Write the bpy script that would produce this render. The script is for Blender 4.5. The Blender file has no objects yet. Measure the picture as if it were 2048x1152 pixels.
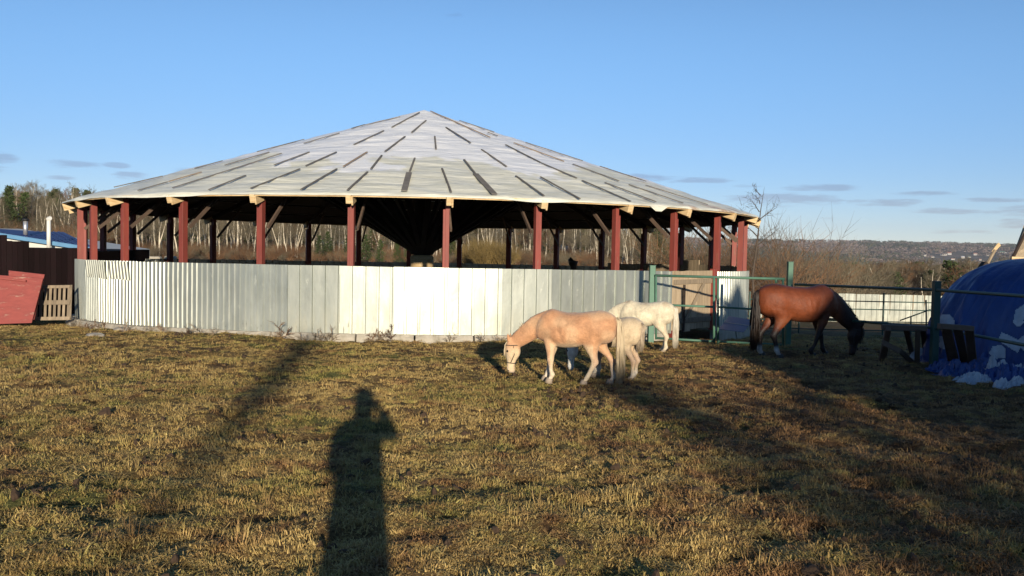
import bpy, bmesh, math, random
import numpy as np
from mathutils import Vector, Matrix

random.seed(7)
rng = np.random.default_rng(7)
PI = math.pi
scene = bpy.context.scene
COL = scene.collection

# ---------------------------------------------------------------- camera, sky, sun, exposure
CAM_Z = 1.6
FPX, PITCH, ROLL = 2005.1, 0.0508, 0.0186          # focal length in photo pixels (2048 wide), pitch down, roll
c_, s_ = math.cos(PITCH), math.sin(PITCH)
cr_, sr_ = math.cos(ROLL), math.sin(ROLL)
CF = Vector((0, c_, -s_)); R0 = Vector((1, 0, 0)); U0 = Vector((0, s_, c_))
CR = R0 * cr_ + U0 * sr_; CU = U0 * cr_ - R0 * sr_
cam_data = bpy.data.cameras.new('camera')
cam = bpy.data.objects.new('camera', cam_data); COL.objects.link(cam)
m = Matrix((CR, CU, -CF)).transposed().to_4x4(); m.translation = Vector((0, 0, CAM_Z))
cam.matrix_world = m
cam_data.sensor_width = 36; cam_data.lens = 36 * FPX / 2048
cam_data.clip_start = 0.05; cam_data.clip_end = 12000
scene.camera = cam

SUN_AZ, SUN_EL = math.radians(-8.0), math.radians(9.5)   # azimuth the light travels towards (0 = +Y), elevation
ldir = Vector((math.sin(SUN_AZ) * math.cos(SUN_EL), math.cos(SUN_AZ) * math.cos(SUN_EL), -math.sin(SUN_EL)))
sun_d = bpy.data.lights.new('sun', 'SUN'); sun_d.energy = 5.0; sun_d.angle = math.radians(0.55)
sun_d.color = (1.0, 0.87, 0.68)
sun = bpy.data.objects.new('sun', sun_d); COL.objects.link(sun)
sun.rotation_euler = ldir.to_track_quat('-Z', 'Y').to_euler()

SKY_STRENGTH = 0.15
world = bpy.data.worlds.new('World'); scene.world = world; world.use_nodes = True
WN = world.node_tree; WN.nodes.clear()
def wn(t, **k):
    n = WN.nodes.new(t)
    for a, b in k.items(): setattr(n, a, b)
    return n
def wmath(op, a, b=None, c=None, clamp=False):
    n = wn('ShaderNodeMath', operation=op, use_clamp=clamp)
    for i, v in enumerate((a, b, c)):
        if v is None: continue
        if isinstance(v, (int, float)): n.inputs[i].default_value = v
        else: WN.links.new(v, n.inputs[i])
    return n.outputs[0]
sky = wn('ShaderNodeTexSky', sky_type='NISHITA'); sky.sun_disc = False
sky.sun_elevation = SUN_EL; sky.sun_rotation = SUN_AZ + PI
sky.altitude = 200; sky.air_density = 0.5; sky.dust_density = 0.0; sky.ozone_density = 3.0
tc = wn('ShaderNodeTexCoord'); sp = wn('ShaderNodeSeparateXYZ'); WN.links.new(tc.outputs['Generated'], sp.inputs[0])
az = wmath('ARCTAN2', sp.outputs[0], sp.outputs[1]); el = wmath('ARCSINE', sp.outputs[2])
cb = wn('ShaderNodeCombineXYZ')
WN.links.new(az, cb.inputs[0]); WN.links.new(el, cb.inputs[1])
wt = wn('ShaderNodeTexNoise'); wt.inputs['Scale'].default_value = 40; wt.inputs['Detail'].default_value = 8; wt.inputs['Roughness'].default_value = .62
mp = wn('ShaderNodeMapping'); mp.inputs['Scale'].default_value = (0.45, 3.2, 1)
WN.links.new(cb.outputs[0], mp.inputs[0]); WN.links.new(mp.outputs[0], wt.inputs['Vector'])
wob = wmath('SUBTRACT', wt.outputs[0], 0.5)
def pix_dir(px, py):
    x, y = px - 1024, py - 576
    return (CF * FPX + CR * x - CU * y).normalized()
clouds = [(1560, 400, 95, 11), (1635, 376, 75, 6), (1500, 373, 30, 4), (1775, 405, 60, 7), (1300, 354, 60, 6), (1400, 361, 55, 5),
          (1905, 423, 90, 5), (2025, 448, 40, 6), (1905, 464, 60, 4), (145, 329, 48, 7), (230, 330, 24, 5), (264, 354, 34, 7),
          (370, 341, 26, 6), (5, 316, 26, 9), (120, 355, 30, 4), (1655, 437, 20, 3), (1985, 400, 70, 4), (920, 22, 40, 14), (2140, 420, 120, 9), (-160, 330, 110, 9),
          (1840, 388, 60, 4), (-420, 350, 90, 8), (2500, 400, 140, 10)]
mask = None
for (px, py, wx, wy) in clouds:
    d = pix_dir(px, py); a0 = math.atan2(d.x, d.y); e0 = math.asin(d.z)
    u = wmath('DIVIDE', wmath('SUBTRACT', az, a0), wx * 1.15 / FPX)
    v = wmath('DIVIDE', wmath('SUBTRACT', el, e0), wy * 1.35 / FPX)
    q = wmath('ADD', wmath('MULTIPLY', u, u), wmath('MULTIPLY', v, v))
    q = wmath('SUBTRACT', 1.0 if px != 920 else .12, q)
    mask = q if mask is None else wmath('MAXIMUM', mask, q)
mask = wmath('MULTIPLY_ADD', wob, 4.6, mask)
mr = wn('ShaderNodeMapRange', interpolation_type='SMOOTHSTEP'); WN.links.new(mask, mr.inputs[0])
mr.inputs[1].default_value = 0.0; mr.inputs[2].default_value = 1.15; mr.inputs[3].default_value = 0; mr.inputs[4].default_value = 0.75
cmix = wn('ShaderNodeMixRGB', blend_type='MIX')
hs = wn('ShaderNodeHueSaturation'); hs.inputs['Saturation'].default_value = 1.05; hs.inputs['Value'].default_value = 1.0
tintf = wn('ShaderNodeMapRange', interpolation_type='SMOOTHSTEP'); WN.links.new(el, tintf.inputs[0])
tintf.inputs[1].default_value = 0.0; tintf.inputs[2].default_value = 0.22; tintf.inputs[3].default_value = 0; tintf.inputs[4].default_value = 1
tint = wn('ShaderNodeMixRGB', blend_type='MIX'); tint.inputs[1].default_value = (0.78, 0.59, 0.52, 1); tint.inputs[2].default_value = (1.25, 1.06, 0.87, 1)
WN.links.new(tintf.outputs[0], tint.inputs[0])
tm = wn('ShaderNodeMixRGB', blend_type='MULTIPLY'); tm.inputs[0].default_value = 1
WN.links.new(sky.outputs[0], tm.inputs[1]); WN.links.new(tint.outputs[0], tm.inputs[2]); WN.links.new(tm.outputs[0], hs.inputs['Color'])
clc = wn('ShaderNodeMixRGB', blend_type='MULTIPLY'); clc.inputs[0].default_value = 1
WN.links.new(hs.outputs[0], clc.inputs[1]); clc.inputs[2].default_value = (0.76, 0.66, 0.68, 1)
WN.links.new(mr.outputs[0], cmix.inputs[0]); WN.links.new(hs.outputs[0], cmix.inputs[1]); WN.links.new(clc.outputs[0], cmix.inputs[2])
bg = wn('ShaderNodeBackground'); bg.inputs[1].default_value = SKY_STRENGTH
WN.links.new(cmix.outputs[0], bg.inputs[0])
wo = wn('ShaderNodeOutputWorld'); WN.links.new(bg.outputs[0], wo.inputs[0])

scene.view_settings.view_transform = 'Standard'; scene.view_settings.look = 'None'
scene.view_settings.exposure = 0.35; scene.view_settings.gamma = 1.0
scene.view_settings.use_curve_mapping = False
scene.cycles.max_bounces = 6; scene.cycles.diffuse_bounces = 3; scene.cycles.glossy_bounces = 3
scene.cycles.transparent_max_bounces = 6; scene.cycles.caustics_reflective = False

# ---------------------------------------------------------------- numeric helpers
def hash2(ix, iy, s):
    h = (ix.astype(np.int64) * 374761393 + iy.astype(np.int64) * 668265263 + s * 1442695041) & 0xffffffff
    h = ((h ^ (h >> 13)) * 1274126177) & 0xffffffff
    return ((h ^ (h >> 16)) & 0xffff) / 65535.0
def vnoise(x, y, s=0):
    ix, iy = np.floor(x), np.floor(y); fx, fy = x - ix, y - iy
    fx = fx * fx * (3 - 2 * fx); fy = fy * fy * (3 - 2 * fy)
    a = hash2(ix, iy, s); b = hash2(ix + 1, iy, s); c = hash2(ix, iy + 1, s); d = hash2(ix + 1, iy + 1, s)
    return (a * (1 - fx) + b * fx) * (1 - fy) + (c * (1 - fx) + d * fx) * fy - 0.5
LY = [-9000, -60, 0, 21.4, 27.5, 40, 70, 130, 200, 400, 1000, 2500, 4200, 5500, 9000]
LZ = [0, 0, 0, -0.64, -1.0, -1.15, -1.35, -1.6, -2.0, -6, -10, -14, -10, -5, -5]
RZ = [0, 0, 0, -0.64, -1.05, -1.75, -3.8, -9.5, -18, -36, -62, -64, -26, -10, -6]
def G0(x, y):
    x = np.asarray(x, float); y = np.asarray(y, float)
    u = x / np.maximum(np.abs(y), 25)
    t = np.clip((u - 0.07) / 0.16, 0, 1); t = t * t * (3 - 2 * t)
    zl = np.interp(y, LY, LZ); zr = np.interp(y, LY, RZ)
    z = zl * (1 - t) + zr * t
    r = np.hypot(x, y)
    z = z + np.clip((r - 600) / 2000, 0, 1) * (vnoise(x / 700, y / 700, 3) * 14)
    z = z + np.clip((np.maximum(y, 0) - 2800) / 1500, 0, 1) * np.exp(-((u - 0.38) / 0.10) ** 2) * 4
    return z
def G(x, y):
    x = np.asarray(x, float); y = np.asarray(y, float)
    z = G0(x, y)
    near = np.exp(-np.maximum(np.hypot(x, y) - 18, 0) / 25)
    x, y = .83 * x + .557 * y, -.557 * x + .83 * y
    b = vnoise(x / 1.7, y / 1.7, 1) * 0.08 + vnoise(x / 0.5, y / 0.42, 2) * 0.07 + vnoise(x / 0.19 + 5, y / 0.15, 4) * 0.05
    b = b + np.minimum(vnoise(x / 0.55 + 9, y / 0.5, 8) + 0.20, 0) * 0.30 + np.minimum(vnoise(x / 0.26 + 2, y / 0.22, 9) + 0.18, 0) * 0.28      # hoof hollows
    return z + b * near
def g(x, y): return float(G(np.array([x]), np.array([y]))[0])
def g0(x, y): return float(G0(np.array([x]), np.array([y]))[0])
def at(px, py, Y):
    d = pix_dir(px, py); t = Y / d.y
    return Vector((d.x * t, Y, CAM_Z + d.z * t))
def gp(px, py):
    d = pix_dir(px, py); t = 5.0
    for _ in range(60):
        p = Vector((0, 0, CAM_Z)) + d * t
        t = max(1.0, t * (CAM_Z - g0(p.x, p.y)) / max(1e-3, (CAM_Z - p.z))) * 0.5 + t * 0.5
    return Vector((d.x * t, d.y * t, g0(d.x * t, d.y * t)))

# ---------------------------------------------------------------- materials
MATS = {}
def mat(name, color, rough=0.7, metal=0.0, noise=None, scale=4.0, bump=0.0, bscale=30.0, stretch=(1, 1, 1), spec=0.4, detail=6,
        second=None, secscale=1.0, secthr=(0.5, 0.62), rnd=0.0, sheen=0.0):
    if name in MATS: return MATS[name]
    M = bpy.data.materials.new(name); M.use_nodes = True; MATS[name] = M
    nt = M.node_tree; N = nt.nodes; L = nt.links
    b = N['Principled BSDF']
    b.inputs['Roughness'].default_value = rough; b.inputs['Metallic'].default_value = metal
    b.inputs['Specular IOR Level'].default_value = spec
    if sheen: b.inputs['Sheen Weight'].default_value = sheen
    tcn = N.new('ShaderNodeTexCoord'); mpn = N.new('ShaderNodeMapping'); mpn.inputs['Scale'].default_value = stretch
    L.new(tcn.outputs['Object'], mpn.inputs[0])
    out = None
    if noise is not None:
        n = N.new('ShaderNodeTexNoise'); n.inputs['Scale'].default_value = scale; n.inputs['Detail'].default_value = detail
        n.inputs['Roughness'].default_value = 0.65
        L.new(mpn.outputs[0], n.inputs['Vector'])
        r = N.new('ShaderNodeMapRange'); r.inputs[1].default_value = 0.3; r.inputs[2].default_value = 0.7
        L.new(n.outputs[0], r.inputs[0])
        x = N.new('ShaderNodeMixRGB'); x.inputs[1].default_value = (*color, 1); x.inputs[2].default_value = (*noise, 1)
        L.new(r.outputs[0], x.inputs[0]); out = x.outputs[0]
    else:
        rgb = N.new('ShaderNodeRGB'); rgb.outputs[0].default_value = (*color, 1); out = rgb.outputs[0]
    if second is not None:
        n2 = N.new('ShaderNodeTexNoise'); n2.inputs['Scale'].default_value = secscale; n2.inputs['Detail'].default_value = 7
        n2.inputs['Roughness'].default_value = 0.7
        L.new(mpn.outputs[0], n2.inputs['Vector'])
        r2 = N.new('ShaderNodeMapRange'); r2.inputs[1].default_value = secthr[0]; r2.inputs[2].default_value = secthr[1]
        L.new(n2.outputs[0], r2.inputs[0])
        x2 = N.new('ShaderNodeMixRGB'); x2.inputs[2].default_value = (*second, 1)
        L.new(r2.outputs[0], x2.inputs[0]); L.new(out, x2.inputs[1]); out = x2.outputs[0]
    if rnd:
        oi = N.new('ShaderNodeObjectInfo'); r3 = N.new('ShaderNodeMapRange')
        r3.inputs[3].default_value = 1 - rnd; r3.inputs[4].default_value = 1 + rnd
        L.new(oi.outputs['Random'], r3.inputs[0])
        h = N.new('ShaderNodeHueSaturation'); L.new(r3.outputs[0], h.inputs['Value']); L.new(out, h.inputs['Color']); out = h.outputs[0]
    L.new(out, b.inputs['Base Color'])
    if bump:
        nb = N.new('ShaderNodeTexNoise'); nb.inputs['Scale'].default_value = bscale; nb.inputs['Detail'].default_value = 4
        L.new(mpn.outputs[0], nb.inputs['Vector'])
        bp = N.new('ShaderNodeBump'); bp.inputs['Strength'].default_value = 1; bp.inputs['Distance'].default_value = bump
        L.new(nb.outputs[0], bp.inputs['Height']); L.new(bp.outputs[0], b.inputs['Normal'])
    return M

m_red = mat('red_oxide_paint', (0.25, 0.052, 0.038), 0.6, noise=(0.17, 0.038, 0.03), scale=3, stretch=(3, 3, .6), bump=.002, rnd=.12,
            second=(0.20, 0.09, 0.06), secscale=5, secthr=(.58, .7))
m_brace = mat('brown_brace', (0.13, 0.085, 0.06), 0.8, noise=(0.08, .055, .04), scale=4, rnd=.2)
m_board = mat('fresh_pine_board', (0.70, 0.55, 0.33), 0.7, noise=(0.48, 0.31, 0.14), scale=5, stretch=(1, 1, 6), bump=.001, rnd=.12)
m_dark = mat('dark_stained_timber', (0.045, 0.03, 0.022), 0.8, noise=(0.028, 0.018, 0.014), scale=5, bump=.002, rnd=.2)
m_grey = mat('weathered_timber', (0.30, 0.235, 0.16), 0.85, noise=(0.17, 0.135, 0.095), scale=3, stretch=(6, 6, .5), bump=.003, rnd=.18)
m_oldboard = mat('old_pale_board', (0.46, 0.36, 0.24), 0.85, noise=(0.28, 0.215, 0.14), scale=3, stretch=(7, 7, .5), bump=.003, rnd=.16)
m_conc = mat('rough_concrete', (0.44, 0.40, 0.33), 0.9, noise=(0.30, 0.27, 0.21), scale=5, bump=.01, bscale=18, second=(.20, .18, .13), secscale=2.5, secthr=(.55, .7))
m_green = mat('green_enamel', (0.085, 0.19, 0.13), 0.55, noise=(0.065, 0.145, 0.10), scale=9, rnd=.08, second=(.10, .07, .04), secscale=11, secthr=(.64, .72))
m_dgreen_shaded = mat('dark_and_shaded_green', (0.02, 0.06, 0.05), 0.5)  # shaded copy of the green enamel for the near railing; paddock rails' own green
m_strip = mat('dark_batten', (0.18, 0.165, 0.145), 0.8, noise=(0.10, 0.09, 0.08), scale=4, rnd=.25)
m_strip2 = mat('brown_batten', (0.30, 0.22, 0.15), 0.8, noise=(0.2, .15, .1), scale=4, rnd=.2)
m_bark = mat('brown_bark', (0.10, 0.075, 0.055), 0.9, noise=(0.06, 0.045, 0.035), scale=6, rnd=.25)
m_birch = mat('birch_bark', (0.54, 0.47, 0.36), 0.8, noise=(0.42, 0.37, 0.28), scale=1.2, rnd=.3, second=(0.07, 0.06, 0.05), secscale=2.2, stretch=(1, 1, 1.6), secthr=(.6, .66))
m_twig = mat('birch_twigs', (0.16, 0.13, 0.085), 0.9, noise=(0.11, 0.095, 0.06), scale=.7, rnd=.3)
m_rust = mat('rust_brown_twigs', (0.18, 0.095, 0.045), 0.9, noise=(0.11, 0.06, 0.03), scale=.7, rnd=.35)
m_ochre = mat('ochre_twigs', (0.22, 0.15, 0.05), 0.9, noise=(0.14, 0.10, 0.035), scale=.7, rnd=.3)
m_pine = mat('pine_needles', (0.06, 0.085, 0.02), 0.8, noise=(0.025, 0.045, 0.013), scale=1.1, rnd=.3)
m_hoof = mat('hoof_horn', (0.40, 0.32, 0.24), 0.6, noise=(0.25, .2, .15), scale=20)
m_strap = mat('dark_strap', (0.03, 0.03, 0.03), 0.6)
m_black = mat('black_rubber', (0.012, 0.012, 0.012), 0.6)
m_redply = mat('red_plywood', (0.29, 0.062, 0.05), 0.6, noise=(0.20, 0.04, 0.034), scale=2.5, second=(.34, .20, .15), secscale=2.6, stretch=(1, 1, 3), secthr=(.56, .68))
m_white = mat('white_panel', (0.62, 0.62, 0.58), 0.7, noise=(.5, .5, .46), scale=2)
m_roofblue = mat('blue_roof_sheet', (0.035, 0.06, 0.19), 0.45, noise=(0.028, .045, .15), scale=2)
m_roofblue2 = mat('light_blue_trim', (0.10, 0.25, 0.42), 0.5, noise=(0.08, .2, .35), scale=2)
m_pipe = mat('metal_pipe', (0.55, 0.56, 0.58), 0.4, metal=.7)
m_wpipe = mat('white_pipe', (0.68, 0.67, 0.62), 0.6)
m_tar = mat('tarred_board', (0.012, 0.006, 0.007), 0.85, noise=(0.009, .006, .006), scale=4, rnd=.3, spec=.05)
m_skin = mat('skin', (0.5, 0.3, 0.22), .6); m_coat = mat('dark_coat_cloth', (.05, .05, .07), .9)
m_stone = mat('field_stone', (.36, .34, .30), .9, noise=(.25, .23, .2), scale=6, bump=.01)
m_tarpW = mat('white_tarp_print', (0.30, 0.35, 0.44), .5, noise=(.5, .52, .56), scale=8, bump=.01, bscale=9)
m_sheetB = mat('grey_blue_sheet', (0.20, 0.25, 0.36), .4, noise=(.15, .2, .3), scale=3)
m_hay = mat('hay', (.42, .30, .12), .9, noise=(.3, .21, .08), scale=8, bump=.02)

def nodes_mat(name):
    M = bpy.data.materials.new(name); M.use_nodes = True; MATS[name] = M
    return M, M.node_tree.nodes, M.node_tree.links, M.node_tree.nodes['Principled BSDF']
def mk_noise(N, L, vec, scale, detail=6, rough=.6):
    n = N.new('ShaderNodeTexNoise'); n.inputs['Scale'].default_value = scale; n.inputs['Detail'].default_value = detail
    n.inputs['Roughness'].default_value = rough; L.new(vec, n.inputs['Vector']); return n.outputs[0]
def mk_range(N, L, v, a, b, c=0., d=1., smooth=False):
    n = N.new('ShaderNodeMapRange'); L.new(v, n.inputs[0])
    if smooth: n.interpolation_type = 'SMOOTHSTEP'
    for i, q in enumerate((a, b, c, d)): n.inputs[i + 1].default_value = q
    return n.outputs[0]
def mk_mix(N, L, f, a, b, mode='MIX'):
    n = N.new('ShaderNodeMixRGB'); n.blend_type = mode
    for i, q in enumerate((f, a, b)):
        if isinstance(q, (int, float)): n.inputs[i].default_value = q
        elif isinstance(q, tuple): n.inputs[i].default_value = (*q, 1)
        else: L.new(q, n.inputs[i])
    return n.outputs[0]
def mk_map(N, L, vec, sc):
    n = N.new('ShaderNodeMapping'); n.inputs['Scale'].default_value = sc; L.new(vec, n.inputs[0]); return n.outputs[0]
def mk_math(N, L, op, a, b=0., clamp=False):
    n = N.new('ShaderNodeMath'); n.operation = op; n.use_clamp = clamp
    for i, q in enumerate((a, b)):
        if isinstance(q, (int, float)): n.inputs[i].default_value = q
        else: L.new(q, n.inputs[i])
    return n.outputs[0]

# galvanised steel: zinc, dust splashed up from the ground, scuffs, per-sheet tone
def galv(name, dirty=0.5, tone=1.0, RLO=.42):
    M, N, L, b = nodes_mat(name)
    tcn = N.new('ShaderNodeTexCoord'); o = tcn.outputs['Object']
    oi = N.new('ShaderNodeObjectInfo').outputs['Random']
    sp = N.new('ShaderNodeSeparateXYZ'); L.new(o, sp.inputs[0])
    base = mk_mix(N, L, mk_range(N, L, mk_noise(N, L, mk_map(N, L, o, (3, 3, .5)), 2.2), .3, .7), (.42 * tone, .45 * tone, .405 * tone), (.54 * tone, .565 * tone, .51 * tone))
    up = mk_range(N, L, sp.outputs[2], 0.0, 0.75, 1., 0.)
    dn = mk_noise(N, L, mk_map(N, L, o, (4, 4, 1.0)), 2.0, 7)
    dm = mk_math(N, L, 'MULTIPLY', up, mk_range(N, L, dn, .38, .68), True)
    dm = mk_math(N, L, 'MULTIPLY', dm, dirty, True)
    scuff = mk_range(N, L, mk_noise(N, L, mk_map(N, L, o, (1, 1, .35)), 9, 8, .75), .60, .68)
    col = mk_mix(N, L, dm, base, (.50, .47, .34))
    col = mk_mix(N, L, mk_math(N, L, 'MULTIPLY', scuff, .55), col, (.66, .67, .58))
    drip = mk_math(N, L, 'MULTIPLY', mk_range(N, L, sp.outputs[2], .10, .42, 1., 0.), mk_range(N, L, mk_noise(N, L, mk_map(N, L, o, (1, 1, .16)), 16, 5, .7), .60, .66), True)
    col = mk_mix(N, L, mk_math(N, L, 'MULTIPLY', drip, .75), col, (.10, .10, .08))
    h = N.new('ShaderNodeHueSaturation'); L.new(mk_range(N, L, oi, 0, 1, .86, 1.08), h.inputs['Value']); L.new(col, h.inputs['Color'])
    L.new(h.outputs[0], b.inputs['Base Color'])
    met = mk_range(N, L, mk_math(N, L, 'MAXIMUM', dm, mk_math(N, L, 'MULTIPLY', scuff, .6)), 0, 1, .72, .12)
    L.new(met, b.inputs['Metallic'])
    rr = mk_range(N, L, mk_noise(N, L, mk_map(N, L, o, (1, 1, .4)), 3.1, 6), .3, .7, RLO, RLO + .14)
    L.new(rr, b.inputs['Roughness'])
    bp = N.new('ShaderNodeBump'); bp.inputs['Distance'].default_value = .006; bp.inputs['Strength'].default_value = .8
    L.new(mk_noise(N, L, mk_map(N, L, o, (1, 1, .6)), 3.5, 3), bp.inputs['Height']); L.new(bp.outputs[0], b.inputs['Normal'])
    return M
m_galv = galv('galvanised_steel', .6, .90, .45); m_galvR = galv('ribbed_galvanised_steel', .28, .98, .38)
m_lamp = galv('farther_fence_steel', .5, .5, .5)

# roof cover: white woven sheeting, algae and dust towards the eave, long wrinkles
M, N, L, b = nodes_mat('white_roof_sheeting'); m_roof = M
tcn = N.new('ShaderNodeTexCoord'); o = tcn.outputs['Object']
sp_ = N.new('ShaderNodeSeparateXYZ'); L.new(o, sp_.inputs[0])
rad = mk_math(N, L, 'SQRT', mk_math(N, L, 'ADD', mk_math(N, L, 'MULTIPLY', sp_.outputs[0], sp_.outputs[0]), mk_math(N, L, 'MULTIPLY', sp_.outputs[1], sp_.outputs[1])))
big = mk_noise(N, L, o, .35, 4)
edge = mk_math(N, L, 'ADD', rad, mk_range(N, L, big, .3, .7, -1.8, 1.8))
band = mk_range(N, L, edge, 7.1, 7.5)
st = mk_noise(N, L, mk_map(N, L, o, (1, 1, 9)), 1.6, 8, .7)
oldc = mk_mix(N, L, mk_range(N, L, st, .35, .65), (.80, .79, .68), (.64, .63, .51))
col = mk_mix(N, L, band, mk_mix(N, L, mk_range(N, L, st, .4, .75), (.86, .87, .88), (.78, .79, .80)), oldc)
rust = mk_math(N, L, 'MULTIPLY', mk_range(N, L, mk_noise(N, L, o, .9, 6), .56, .66), mk_range(N, L, sp_.outputs[0], 4.2, 6.5))
col = mk_mix(N, L, mk_math(N, L, 'MULTIPLY', rust, .85), col, (.42, .23, .12))
spot = mk_range(N, L, mk_noise(N, L, mk_map(N, L, o, (1, 1, 5)), 3.5, 9, .8), .60, .72)
col = mk_mix(N, L, mk_math(N, L, 'MULTIPLY', spot, .5), col, (.22, .22, .17))
L.new(col, b.inputs['Base Color']); b.inputs['Roughness'].default_value = .42; b.inputs['Specular IOR Level'].default_value = .5
bp = N.new('ShaderNodeBump'); bp.inputs['Distance'].default_value = .055; bp.inputs['Strength'].default_value = 1
L.new(mk_noise(N, L, mk_map(N, L, o, (.45, 1.6, 6)), 1.3, 7, .65), bp.inputs['Height']); L.new(bp.outputs[0], b.inputs['Normal'])

# blue tarpaulin
M, N, L, b = nodes_mat('blue_tarpaulin'); m_tarp = M
tcn = N.new('ShaderNodeTexCoord'); o = tcn.outputs['Object']
n1 = mk_noise(N, L, mk_map(N, L, o, (1, 1, .35)), 2.2, 7, .7)
L.new(mk_mix(N, L, mk_range(N, L, n1, .35, .7), (.008, .034, .155), (.022, .07, .26)), b.inputs['Base Color'])
b.inputs['Roughness'].default_value = .42
bp = N.new('ShaderNodeBump'); bp.inputs['Distance'].default_value = .05; bp.inputs['Strength'].default_value = 1
L.new(mk_noise(N, L, mk_map(N, L, o, (1, 1, .4)), 3.0, 5, .6), bp.inputs['Height']); L.new(bp.outputs[0], b.inputs['Normal'])

# ground and grass share the same world-space patches of straw, green and bare soil
def ground_cols(N, L, pos):
    pa = mk_noise(N, L, pos, .55, 5, .65); pb = mk_noise(N, L, pos, 2.3, 6, .7)
    sp = N.new('ShaderNodeSeparateXYZ'); L.new(pos, sp.inputs[0])
    return pa, pb, sp
M, N, L, b = nodes_mat('pasture_ground'); m_ground = M
geo = N.new('ShaderNodeNewGeometry'); pos = geo.outputs['Position']
pa, pb, sp = ground_cols(N, L, pos)
fine = mk_noise(N, L, pos, 26, 8, .75)
c1 = mk_mix(N, L, mk_range(N, L, fine, .35, .68), (.055, .033, .016), (.30, .20, .085))
c2 = mk_mix(N, L, mk_range(N, L, fine, .35, .7), (.04, .045, .014), (.21, .20, .07))
col = mk_mix(N, L, mk_range(N, L, pa, .47, .60), c1, c2)
soil = mk_mix(N, L, mk_range(N, L, fine, .3, .7), (.04, .024, .014), (.15, .085, .04))
rightsoil = mk_math(N, L, 'MULTIPLY', mk_range(N, L, sp.outputs[0], .2, 3.2), mk_range(N, L, sp.outputs[1], 26, 12))
sm = mk_range(N, L, mk_math(N, L, 'ADD', pb, mk_math(N, L, 'MULTIPLY', rightsoil, .12)), .50, .62)
col = mk_mix(N, L, sm, col, soil)
far = mk_range(N, L, sp.outputs[1], 45, 110)
farc = mk_mix(N, L, mk_range(N, L, mk_noise(N, L, pos, .07, 9, .75), .3, .7), (.16, .085, .035), (.26, .17, .07))
col = mk_mix(N, L, far, col, farc)
vf = mk_range(N, L, sp.outputs[1], 500, 1100)
vfc = mk_mix(N, L, mk_range(N, L, mk_noise(N, L, mk_map(N, L, pos, (1, .35, 1)), .012, 9, .8), .42, .58), (.17, .13, .11), (.06, .07, .045))
col = mk_mix(N, L, vf, col, vfc)
L.new(col, b.inputs['Base Color']); b.inputs['Roughness'].default_value = .95; b.inputs['Specular IOR Level'].default_value = .15
bp = N.new('ShaderNodeBump'); bp.inputs['Distance'].default_value = .03; bp.inputs['Strength'].default_value = 1
L.new(mk_noise(N, L, pos, 22, 6, .7), bp.inputs['Height']); L.new(bp.outputs[0], b.inputs['Normal'])

M, N, L, b = nodes_mat('dry_grass_blades'); m_grass = M
geo = N.new('ShaderNodeNewGeometry'); pos = geo.outputs['Position']
pa, pb, sp = ground_cols(N, L, pos)
oi = N.new('ShaderNodeObjectInfo').outputs['Random']
straw = mk_mix(N, L, oi, (.29, .195, .068), (.60, .435, .17))
green = mk_mix(N, L, oi, (.12, .115, .028), (.34, .29, .085))
brown = mk_mix(N, L, oi, (.14, .075, .034), (.38, .22, .095))
gm = mk_range(N, L, mk_math(N, L, 'ADD', pa, mk_range(N, L, oi, 0, 1, -.14, .14)), .49, .66)
col = mk_mix(N, L, gm, straw, green)
rightsoil = mk_math(N, L, 'MULTIPLY', mk_range(N, L, sp.outputs[0], .2, 3.2), mk_range(N, L, sp.outputs[1], 26, 12))
bm_ = mk_range(N, L, mk_math(N, L, 'ADD', pb, mk_math(N, L, 'MULTIPLY', rightsoil, .15)), .50, .64)
col = mk_mix(N, L, bm_, col, brown)
L.new(col, b.inputs['Base Color']); b.inputs['Roughness'].default_value = .75; b.inputs['Specular IOR Level'].default_value = .2

# horse coats from a colour attribute
def coat(name, rough=.6, sheen=.15):
    M, N, L, b = nodes_mat(name)
    a = N.new('ShaderNodeAttribute'); a.attribute_name = 'Coat'
    tcn = N.new('ShaderNodeTexCoord'); o = tcn.outputs['Object']
    n1 = mk_noise(N, L, o, 7, 8, .72)
    v = mk_math(N, L, 'MULTIPLY', mk_range(N, L, n1, .3, .7, .68, 1.24), mk_range(N, L, mk_noise(N, L, mk_map(N, L, o, (1, 1, 2.2)), 45, 6, .8), .3, .7, .84, 1.14))
    h = N.new('ShaderNodeHueSaturation'); L.new(v, h.inputs['Value']); L.new(a.outputs['Color'], h.inputs['Color'])
    L.new(h.outputs[0], b.inputs['Base Color']); b.inputs['Roughness'].default_value = rough
    b.inputs['Specular IOR Level'].default_value = .3
    b.inputs['Sheen Weight'].default_value = sheen
    bp = N.new('ShaderNodeBump'); bp.inputs['Distance'].default_value = .012; bp.inputs['Strength'].default_value = .9
    L.new(mk_noise(N, L, mk_map(N, L, o, (1, 1, 1)), 36, 5, .7), bp.inputs['Height']); L.new(bp.outputs[0], b.inputs['Normal'])
    return M
m_coat_h = coat('horse_coat'); m_coat_b = coat('bay_coat', .5, 0)
m_mane_l = mat('pale_horse_hair', (.60, .49, .33), .6, noise=(.45, .35, .22), scale=14, stretch=(4, 4, .5))
m_mane_w = mat('cream_horse_hair', (.66, .60, .48), .6, noise=(.5, .45, .36), scale=14, stretch=(4, 4, .5))
m_mane_g = mat('dusty_horse_hair', (.42, .34, .25), .6, noise=(.3, .24, .17), scale=14)
m_mane_b = mat('black_horse_hair', (.012, .010, .010), .5, noise=(.03, .018, .012), scale=14)

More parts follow.
